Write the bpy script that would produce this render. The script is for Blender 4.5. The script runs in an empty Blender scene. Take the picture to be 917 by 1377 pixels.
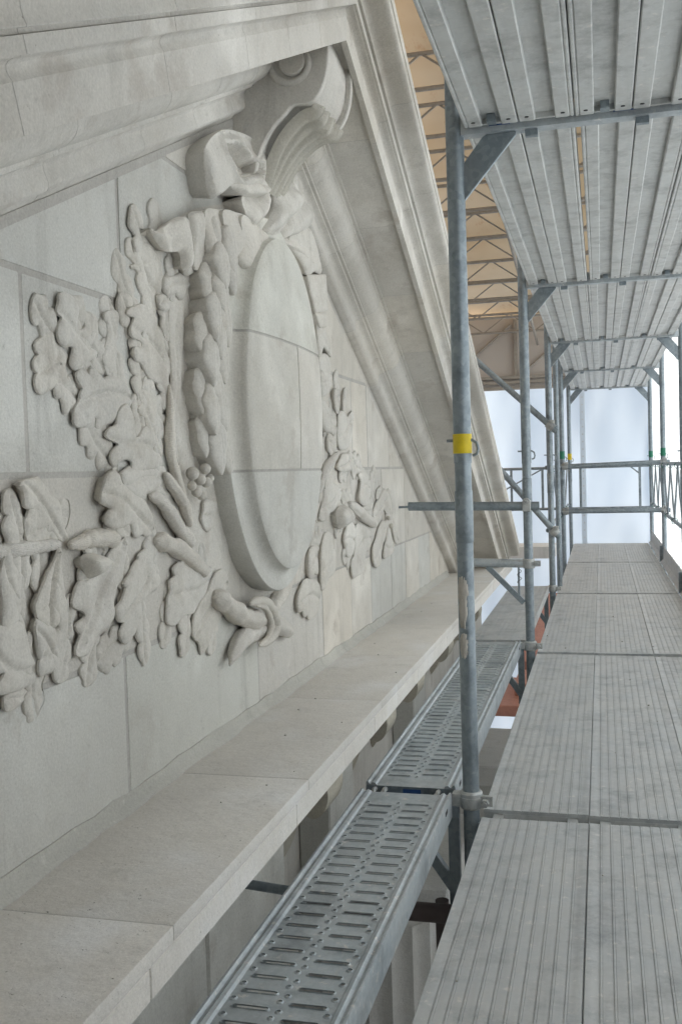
import bpy, bmesh, math, random
from mathutils import Vector, Matrix
from mathutils.geometry import delaunay_2d_cdt
import numpy as np
R = math.radians
random.seed(7)
sc = bpy.context.scene
COL = sc.collection

# ------------------------------------------------------------------ camera
cam_d = bpy.data.cameras.new('camera'); cam = bpy.data.objects.new('camera', cam_d); COL.objects.link(cam)
sc.camera = cam
cam_d.sensor_fit = 'VERTICAL'; cam_d.sensor_height = 36; cam_d.sensor_width = 24; cam_d.lens = 35
cam_d.clip_start = 0.05; cam_d.clip_end = 3000
YAW, PITCH, ROLL, CAMX, CAMZ = 0.2562, -0.0409, -0.0300, 0.390, 1.021
F = Vector((-math.sin(YAW)*math.cos(PITCH), math.cos(YAW)*math.cos(PITCH), math.sin(PITCH)))
Rv = Vector((math.cos(YAW), math.sin(YAW), 0)); Uv = Rv.cross(F)
R2 = math.cos(ROLL)*Rv + math.sin(ROLL)*Uv; U2 = -math.sin(ROLL)*Rv + math.cos(ROLL)*Uv
M = Matrix((R2, U2, -F)).transposed().to_4x4(); M.translation = (CAMX, 0, CAMZ)
cam.matrix_world = M

# ------------------------------------------------------------------ sky, sun, exposure
SUN_EL, SUN_AZ = 42, 78           # azimuth from +Y towards +X
w = bpy.data.worlds.new('World'); sc.world = w; w.use_nodes = True
nt = w.node_tree; nt.nodes.clear()
sky = nt.nodes.new('ShaderNodeTexSky'); sky.sky_type = 'NISHITA'; sky.sun_disc = False
sky.sun_elevation = R(SUN_EL); sky.sun_rotation = R(SUN_AZ); sky.air_density = 1.0; sky.dust_density = 4.0; sky.ozone_density = 1.0
bg = nt.nodes.new('ShaderNodeBackground'); bg.inputs['Strength'].default_value = 0.12
out = nt.nodes.new('ShaderNodeOutputWorld'); nt.links.new(sky.outputs[0], bg.inputs[0]); nt.links.new(bg.outputs[0], out.inputs[0])
sd = bpy.data.lights.new('sun', 'SUN'); sd.energy = 2.0; sd.angle = R(14); sd.color = (1, .975, .94)
so = bpy.data.objects.new('sun', sd); COL.objects.link(so)
sdir = Vector((math.sin(R(SUN_AZ))*math.cos(R(SUN_EL)), math.cos(R(SUN_AZ))*math.cos(R(SUN_EL)), math.sin(R(SUN_EL))))
so.rotation_euler = sdir.to_track_quat('Z', 'Y').to_euler(); so.location = (6, 6, 12)
vs = sc.view_settings; vs.view_transform = 'Standard'; vs.look = 'None'; vs.gamma = 1; vs.use_curve_mapping = False
vs.exposure = 1.15
sc.cycles.use_denoising = True
sc.cycles.max_bounces = 8; sc.cycles.diffuse_bounces = 5; sc.cycles.transmission_bounces = 6; sc.cycles.transparent_max_bounces = 8
sc.cycles.sample_clamp_indirect = 6

# ------------------------------------------------------------------ materials
def newmat(name):
    m = bpy.data.materials.new(name); m.use_nodes = True
    n = m.node_tree.nodes; n.clear(); o = n.new('ShaderNodeOutputMaterial')
    return m, m.node_tree, o
def N(t, ty, **kw):
    n = t.nodes.new(ty)
    for k, v in kw.items():
        if k in n.inputs: n.inputs[k].default_value = v
        else: setattr(n, k, v)
    return n
def mixc(t, a, b, fac, blend='MIX'):
    n = t.nodes.new('ShaderNodeMix'); n.data_type = 'RGBA'; n.blend_type = blend
    for i, v in ((0, fac), (6, a), (7, b)):
        if hasattr(v, 'node'): t.links.new(v, n.inputs[i])
        else: n.inputs[i].default_value = v if i == 0 else (*v[:3], 1)
    return n.outputs[2]
def ramp(t, src, p0, p1, c0=(0, 0, 0), c1=(1, 1, 1)):
    n = t.nodes.new('ShaderNodeValToRGB'); t.links.new(src, n.inputs[0])
    n.color_ramp.elements[0].position = p0; n.color_ramp.elements[1].position = p1
    n.color_ramp.elements[0].color = (*c0, 1); n.color_ramp.elements[1].color = (*c1, 1)
    return n.outputs[0]
def noise(t, co, scale, detail=5, rough=.6, dim=None):
    n = N(t, 'ShaderNodeTexNoise'); n.inputs['Scale'].default_value = scale; n.inputs['Detail'].default_value = detail
    n.inputs['Roughness'].default_value = rough; t.links.new(co, n.inputs['Vector']); return n.outputs['Fac']
def geo_co(t, scale=(1, 1, 1)):
    g = t.nodes.new('ShaderNodeNewGeometry')
    if scale == (1, 1, 1): return g.outputs['Position']
    m = N(t, 'ShaderNodeMapping'); m.inputs['Scale'].default_value = scale; t.links.new(g.outputs['Position'], m.inputs[0]); return m.outputs[0]
def bump(t, h, strength, dist, nrm=None):
    b = N(t, 'ShaderNodeBump'); b.inputs['Strength'].default_value = strength; b.inputs['Distance'].default_value = dist
    t.links.new(h, b.inputs['Height'])
    if nrm: t.links.new(nrm, b.inputs['Normal'])
    return b.outputs[0]
def finish(t, o, colour, rough, nrm=None, metal=0.0, spec=.5):
    p = N(t, 'ShaderNodeBsdfPrincipled')
    for k, v in (('Base Color', colour), ('Roughness', rough), ('Metallic', metal)):
        if hasattr(v, 'node'): t.links.new(v, p.inputs[k])
        else: p.inputs[k].default_value = (*v[:3], 1) if k == 'Base Color' else v
    p.inputs['Specular IOR Level'].default_value = spec
    if nrm: t.links.new(nrm, p.inputs['Normal'])
    t.links.new(p.outputs[0], o.inputs[0]); return p
def stone(name, base, warm, dirt, dust=0.0, tool=0.0, pits=.5, smear=0.0):
    m, t, o = newmat(name); co = geo_co(t)
    oi = t.nodes.new('ShaderNodeObjectInfo')
    c = mixc(t, base, warm, ramp(t, noise(t, co, 2.3, 6), .35, .7))
    c = mixc(t, c, dirt, ramp(t, noise(t, co, 7, 8, .7), .50, .74))
    c = mixc(t, c, tuple(min(x*1.22+.02,.82) for x in base), ramp(t, noise(t, co, 3.7, 3, .5), .52, .72, (0,)*3, (.75,)*3))
    c = mixc(t, c, tuple(x*.80 for x in warm), ramp(t, noise(t, co, 1.3, 5, .6), .5, .75, (0,)*3, (.85,)*3))
    if smear: c = mixc(t, c, (.50, .465, .42), ramp(t, noise(t, co, 4.3, 6, .62), .58, .66, (0,)*3, (smear,)*3))
    sp = noise(t, co, 95, 3, .7)
    c = mixc(t, c, (.33, .31, .28), ramp(t, sp, .71, .77))
    g = noise(t, co, 170, 5, .75)
    c = mixc(t, c, tuple(x*.74 for x in dirt), ramp(t, noise(t, geo_co(t, (9, 9, 1.1)), 1.0, 7, .68), .56, .74, (0,)*3, (.55,)*3))
    c = mixc(t, c, (.66, .65, .62), ramp(t, noise(t, co, 23, 6, .72), .60, .72, (0,)*3, (.45,)*3))
    c = mixc(t, c, tuple(x*.70 for x in dirt), ramp(t, noise(t, co, 31, 5, .75), .62, .74, (0,)*3, (.5,)*3))
    c = mixc(t, c, (.9, .9, .9), ramp(t, g, .3, .7, (.80,)*3, (1.06,)*3), 'MULTIPLY') if False else c
    mm = t.nodes.new('ShaderNodeMix'); mm.data_type = 'RGBA'; mm.blend_type = 'MULTIPLY'; mm.inputs[0].default_value = 1
    t.links.new(c, mm.inputs[6]); t.links.new(ramp(t, g, .30, .70, (.80,)*3, (1.04,)*3), mm.inputs[7]); c = mm.outputs[2]
    c = mixc(t, c, (1, 1, 1), 0.0)
    m2 = t.nodes.new('ShaderNodeMix'); m2.data_type = 'RGBA'; m2.blend_type = 'MULTIPLY'; m2.inputs[0].default_value = 1
    t.links.new(c, m2.inputs[6]); t.links.new(oi.outputs['Color'], m2.inputs[7]); c = m2.outputs[2]
    if dust:
        ge = t.nodes.new('ShaderNodeNewGeometry'); sx = t.nodes.new('ShaderNodeSeparateXYZ'); t.links.new(ge.outputs['Normal'], sx.inputs[0])
        c = mixc(t, c, (.61, .58, .535), ramp(t, noise(t, co, 5, 7, .65), .3, .75, (0, 0, 0), (dust,)*3))
    nr = bump(t, g, .55, .0018); nr = bump(t, noise(t, co, 45, 4, .6), .5, .004, nr); nr = bump(t, noise(t, co, 11, 5, .6), .35, .012, nr)
    if pits: nr = bump(t, ramp(t, sp, .66, .78, (1, 1, 1), (0, 0, 0)), pits, .003, nr)
    if tool:
        wv = N(t, 'ShaderNodeTexWave'); wv.inputs['Scale'].default_value = 80; wv.inputs['Distortion'].default_value = 9; wv.inputs['Detail'].default_value = 3; wv.inputs['Detail Scale'].default_value = 1.2
        wv.bands_direction = 'Z'; t.links.new(co, wv.inputs['Vector']); nr = bump(t, wv.outputs['Fac'], tool, .004, nr)
    finish(t, o, c, .88, nr, 0, .25); return m
M_STONE = stone('limestone', (.625, .608, .57), (.64, .613, .562), (.54, .518, .475), smear=.75)
M_CARVE = stone('carved_limestone', (.63, .612, .57), (.645, .618, .565), (.50, .47, .415), pits=.9, smear=.6)
M_BARK = stone('tooled_limestone', (.66, .64, .60), (.68, .65, .60), (.58, .555, .51), tool=.35)
M_LEDGE = stone('dusty_limestone', (.74, .72, .68), (.75, .72, .675), (.66, .635, .595), dust=.4, pits=1.0)
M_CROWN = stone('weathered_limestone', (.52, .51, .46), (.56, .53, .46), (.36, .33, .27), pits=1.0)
M_MORTAR = stone('mortar', (.47, .452, .42), (.50, .482, .45), (.42, .40, .37), pits=.6)
def steel(name, base, dark, light, rough=.48, metal=.55, dust=.0):
    m, t, o = newmat(name)
    tc = t.nodes.new('ShaderNodeTexCoord'); oi = t.nodes.new('ShaderNodeObjectInfo')
    co = geo_co(t)
    v = N(t, 'ShaderNodeTexVoronoi'); v.inputs['Scale'].default_value = 70; t.links.new(co, v.inputs['Vector'])
    c = mixc(t, base, light, ramp(t, v.outputs['Color'], .2, .9, (0,)*3, (.55,)*3))
    c = mixc(t, c, dark, ramp(t, noise(t, co, 9, 7, .7), .50, .75))
    st = noise(t, geo_co(t, (30, 30, 2.5)), 1.0, 6, .7)
    c = mixc(t, c, light, ramp(t, st, .55, .8, (0,)*3, (.6,)*3))
    rg = ramp(t, noise(t, co, 22, 5), .3, .7, (rough-.12,)*3, (rough+.18,)*3)
    if dust:
        ln_ = ramp(t, noise(t, geo_co(t, (26, 1.4, 26)), 1.0, 7, .7), .46, .62, (0,)*3, (min(dust*.6,.35),)*3); c = mixc(t, c, tuple(x*.70 for x in base), ln_)
        d = ramp(t, noise(t, co, 4.5, 9, .72), .38, .68, (0,)*3, (dust,)*3)
        c = mixc(t, c, (.55, .54, .51), d)
        d2 = ramp(t, noise(t, co, 34, 4, .7), .60, .68, (0,)*3, (.75,)*3); c = mixc(t, c, (.64, .62, .58), d2)
        d4 = ramp(t, noise(t, co, 6.5, 8, .75), .50, .66, (0,)*3, (.55,)*3); c = mixc(t, c, tuple(x*.62 for x in dark), d4)
        d5 = ramp(t, noise(t, geo_co(t, (14, 3, 14)), 1.0, 8, .8), .60, .70, (0,)*3, (.35,)*3); c = mixc(t, c, (.62, .60, .56), d5)
        d3 = ramp(t, noise(t, co, 15, 6, .75), .66, .74, (0,)*3, (.55,)*3); c = mixc(t, c, (.20, .20, .21), d3)
    nr = bump(t, noise(t, co, 60, 4), .12, .002)
    p = finish(t, o, c, rg, nr, metal * (1 - dust), .5)
    return m
M_GALV = steel('galvanised_steel', (.225, .265, .29), (.13, .155, .175), (.35, .395, .42), .46, .55)
M_GALVD = steel('dusty_galvanised_steel', (.38, .43, .46), (.26, .30, .33), (.50, .54, .56), .5, .5, dust=.35)
M_ALU = steel('aluminium_deck', (.42, .44, .45), (.32, .34, .36), (.49, .51, .51), .55, .35, dust=.6)
M_ALUU = steel('aluminium_underside', (.50, .515, .505), (.37, .375, .365), (.58, .59, .58), .55, .25, dust=.35)
M_CLAMP = steel('clamp_steel', (.40, .42, .42), (.22, .23, .23), (.50, .50, .48), .5, .5, dust=.25)
def plain(name, c, rough=.7, metal=0, var=.15, bs=30):
    m, t, o = newmat(name); co = geo_co(t)
    cc = mixc(t, c, tuple(x*(1-var*2) for x in c), ramp(t, noise(t, co, 14, 6, .7), .4, .75))
    finish(t, o, cc, rough, bump(t, noise(t, co, bs, 4), .2, .002), metal, .4); return m
M_YEL = plain('yellow_tape', (.72, .55, .02), .5); M_GRN = plain('green_tape', (.02, .17, .10), .5)
M_BLUE = plain('blue_paint_mark', (.03, .09, .25), .6, 0, .3); M_BLACK = plain('black_wire_hole_shade', (.02, .02, .022), .6)
M_RUST = plain('red_primed_steel', (.10, .078, .075), .6); M_RED = plain('copper_red_roofing', (.44, .21, .155), .6, 0, .15)
M_TWINE = plain('green_twine', (.02, .16, .08), .8); M_WHITE = plain('white_cable_tie', (.7, .7, .7), .5)
M_LABEL = plain('paper_sticker', (.62, .62, .60), .7); M_ORANGE = M_RED
M_GROUND = plain('paved_ground', (.22, .215, .20), .9); M_PLASTER = plain('plaster_splash', (.50, .47, .42), .95, 0, .15, 90)
M_CONC = stone('pale_render', (.70, .69, .66), (.72, .70, .67), (.62, .60, .57))
M_REARBLOCK = plain('dark_light_blocker', (.10, .095, .085), .9)
M_TRUSS = plain('truss_steel', (.36, .33, .29), .6, .2)
M_GRAVEL = plain('stone_crumb', (.60, .58, .54), .9)
def sheet(name, col, trans=.9, tint2=None, spots=0):
    m, t, o = newmat(name); co = geo_co(t)
    c = col
    if tint2: c = mixc(t, col, tint2, ramp(t, noise(t, co, .35, 4), .3, .7))
    if spots: c = mixc(t, c, (.40, .22, .10), ramp(t, noise(t, geo_co(t, (6, 1.6, 6)), 1.0, 7, .75), .58, .72, (0,)*3, (spots,)*3))
    a = N(t, 'ShaderNodeBsdfTranslucent'); b = N(t, 'ShaderNodeBsdfDiffuse'); mx = N(t, 'ShaderNodeMixShader'); mx.inputs[0].default_value = trans
    for s in (a, b):
        if hasattr(c, 'node'): t.links.new(c, s.inputs['Color'])
        else: s.inputs['Color'].default_value = (*c, 1)
    t.links.new(b.outputs[0], mx.inputs[1]); t.links.new(a.outputs[0], mx.inputs[2]); t.links.new(mx.outputs[0], o.inputs[0]); return m
M_SHEET = sheet('white_sheeting', (.82, .89, .93), .72, (.78, .87, .93))
M_SHEET2 = sheet('white_end_sheeting', (.75, .83, .885), .72, (.70, .80, .88))
M_SEAM = sheet('sheeting_seam', (.72, .76, .79), .62)
M_ROOF = sheet('tan_roof_sheet', (.60, .465, .30), .7, (.43, .285, .145), .85)
M_SIDEBLOCK = plain('brown_light_blocker', (.20, .15, .10), .8)
M_DIMSCREEN = sheet('grey_dimming_screen', (.20, .22, .22), .4)
M_GABLE = sheet('grey_gable_panel', (.60, .56, .52), .25)

# ------------------------------------------------------------------ helpers
def mesh(name, verts, faces, smooth=None):
    me = bpy.data.meshes.new(name); me.from_pydata([tuple(v) for v in verts], [], faces); me.update()
    if smooth is not None and smooth:
        me.polygons.foreach_set('use_smooth', [True]*len(me.polygons))
        if smooth != True: me.set_sharp_from_angle(angle=R(smooth))
    return me
def link(name, me, mat=None, parent=None, loc=None, col=None):
    o = bpy.data.objects.new(name, me); COL.objects.link(o)
    if mat and me and not me.materials: me.materials.append(mat)
    if parent: o.parent = parent
    if loc is not None: o.location = loc
    if col: o.color = (*col, 1)
    return o
def tag(o, label, cat, group=None):
    o['label'] = label; o['category'] = cat
    if group: o['group'] = group
    return o
def thing(name, loc, label, cat, group=None):
    o = bpy.data.objects.new(name, None); COL.objects.link(o); o.location = loc; o.empty_display_size = .1
    return tag(o, label, cat, group)
def struct(o): o['kind'] = 'structure'; return o
class MB:
    """collects shapes into one mesh; org = world position of the parent"""
    def __init__(s, org=(0, 0, 0)): s.v = []; s.f = []; s.o = Vector(org)
    def add(s, vs, fs):
        b = len(s.v); s.v += [Vector(v)-s.o for v in vs]; s.f += [[b+i for i in f] for f in fs]; return s
    def box(s, x0, x1, y0, y1, z0, z1):
        return s.add([(x0,y0,z0),(x1,y0,z0),(x1,y1,z0),(x0,y1,z0),(x0,y0,z1),(x1,y0,z1),(x1,y1,z1),(x0,y1,z1)],
                     [(3,2,1,0),(4,5,6,7),(0,1,5,4),(1,2,6,5),(2,3,7,6),(3,0,4,7)])
    def tube(s, pts, rad, n=14, cap=True, rf=None):
        pts = [Vector(p) for p in pts]; k = len(pts)
        rad = [rad]*k if not hasattr(rad, '__len__') else rad
        t0 = (pts[1]-pts[0]).normalized(); up = Vector((0,0,1)) if abs(t0.z) < .9 else Vector((1,0,0))
        a = t0.cross(up).normalized(); rings = []
        for i, p in enumerate(pts):
            t = (pts[min(i+1,k-1)]-pts[max(i-1,0)]).normalized(); a = (a - t*a.dot(t)).normalized(); b = t.cross(a)
            rings.append([p+(a*math.cos(2*math.pi*j/n)+b*math.sin(2*math.pi*j/n))*rad[i]*(rf(i,j) if rf else 1) for j in range(n)])
        vs = [v for r in rings for v in r]; fs = []
        for i in range(k-1):
            for j in range(n): j2=(j+1)%n; fs.append((i*n+j,i*n+j2,(i+1)*n+j2,(i+1)*n+j))
        if cap: fs.append(tuple(range(n-1,-1,-1))); fs.append(tuple((k-1)*n+j for j in range(n)))
        return s.add(vs, fs)
    def hollow(s, p, q, r, wall=.0035, n=18):
        """open scaffold tube with a visible wall thickness at its ends"""
        p, q = Vector(p), Vector(q); t = (q-p).normalized(); up = Vector((0,0,1)) if abs(t.z) < .9 else Vector((1,0,0))
        a = t.cross(up).normalized(); b = t.cross(a); L = (q-p).length
        prof = [(0,r-wall),(0,r),(L,r),(L,r-wall),(L-.06,r-wall-.001),(.06,r-wall-.001)]
        vs = []; m = 6
        for d, rr in prof:
            for j in range(n): vs.append(p+t*d+(a*math.cos(2*math.pi*j/n)+b*math.sin(2*math.pi*j/n))*rr)
        fs = []
        for i in range(m-1):
            for j in range(n): j2=(j+1)%n; fs.append((i*n+j,i*n+j2,(i+1)*n+j2,(i+1)*n+j))
        fs.append(tuple(range(4*n, 5*n))); fs.append(tuple(range(6*n-1, 5*n-1, -1)))
        return s.add(vs, fs)
    def prism(s, poly, axis, a0, a1):
        """poly in the two other axes, extruded along axis"""
        n = len(poly)
        def mk(u, v, a): return {'x': (a,u,v), 'y': (u,a,v), 'z': (u,v,a)}[axis]
        vs = [mk(u,v,a0) for u,v in poly]+[mk(u,v,a1) for u,v in poly]
        fs = [tuple(range(n))[::-1], tuple(range(n,2*n))]+[(i,(i+1)%n,n+(i+1)%n,n+i) for i in range(n)]
        return s.add(vs, fs)
    def bar(s, p, q, wx, wz):
        p, q = Vector(p), Vector(q); t=(q-p).normalized(); up=Vector((0,0,1)) if abs(t.z)<.95 else Vector((0,1,0))
        a=t.cross(up).normalized()*wx/2; b=a.cross(t).normalized()*wz/2
        return s.add([p-a-b,p+a-b,p+a+b,p-a+b,q-a-b,q+a-b,q+a+b,q-a+b],[(3,2,1,0),(4,5,6,7),(0,1,5,4),(1,2,6,5),(2,3,7,6),(3,0,4,7)])
    def sphere(s, c, r, nu=10, nv=6, sq=(1,1,1)):
        c = Vector(c); vs=[c+Vector((0,0,-r*sq[2]))]
        for i in range(1,nv):
            ph=-math.pi/2+math.pi*i/nv
            for j in range(nu): th=2*math.pi*j/nu; vs.append(c+Vector((r*sq[0]*math.cos(ph)*math.cos(th),r*sq[1]*math.cos(ph)*math.sin(th),r*sq[2]*math.sin(ph))))
        vs.append(c+Vector((0,0,r*sq[2]))); fs=[]
        for j in range(nu): fs.append((0,1+(j+1)%nu,1+j)); fs.append((len(vs)-1,len(vs)-1-nu+j,len(vs)-1-nu+(j+1)%nu))
        for i in range(nv-2):
            for j in range(nu): j2=(j+1)%nu; fs.append((1+i*nu+j,1+i*nu+j2,1+(i+1)*nu+j2,1+(i+1)*nu+j))
        return s.add(vs, fs)
    def me(s, name, smooth=40, bevel=0, seg=1):
        m = mesh(name, s.v, s.f)
        bm = bmesh.new(); bm.from_mesh(m); bmesh.ops.recalc_face_normals(bm, faces=bm.faces)
        if bevel:
            es = [e for e in bm.edges if len(e.link_faces)==2 and e.calc_face_angle(0) > .6]
            bmesh.ops.bevel(bm, geom=es, offset=bevel, segments=seg, affect='EDGES', profile=.6, clamp_overlap=True)
        bm.to_mesh(m); bm.free()
        if smooth:
            m.polygons.foreach_set('use_smooth', [True]*len(m.polygons)); m.set_sharp_from_angle(angle=R(smooth))
        return m
    def build(s, name, mat, parent=None, smooth=40, bevel=0, seg=1, col=None, loc=None):
        return link(name, s.me(name, smooth, bevel, seg), mat, parent, loc, col)
def catmull(pts, k=4, closed=True):
    n=len(pts); out=[]
    rng = range(n) if closed else range(n-1)
    for i in rng:
        if closed: p0,p1,p2,p3 = (np.array(pts[(i+d)%n],float) for d in (-1,0,1,2))
        else: p0,p1,p2,p3 = (np.array(pts[min(max(i+d,0),n-1)],float) for d in (-1,0,1,2))
        for j in range(k):
            t=j/k; out.append(.5*((2*p1)+(-p0+p2)*t+(2*p0-5*p1+4*p2-p3)*t*t+(-p0+3*p1-3*p2+p3)*t**3))
    if not closed: out.append(np.array(pts[-1],float))
    return out
def copy_tree(o, loc, label, group=None):
    c=o.copy(); COL.objects.link(c); c.location=loc; c['label']=label
    if group: c['group']=group
    for ch in list(o.children):
        d=ch.copy(); COL.objects.link(d); d.parent=c
        for g in list(ch.children): e=g.copy(); COL.objects.link(e); e.parent=d
    return c
def vnoise(p, seed=0):
    from mathutils import noise as mn
    return mn.noise(Vector((p[0], p[1], seed*7.3)))
def tint(a=.07, warm=.0):
    v=1+random.uniform(-a,a*.4); w_=random.uniform(0,warm)
    return (min(v*(1+w_*.6),1.15), v, v*(1-w_))

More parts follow.
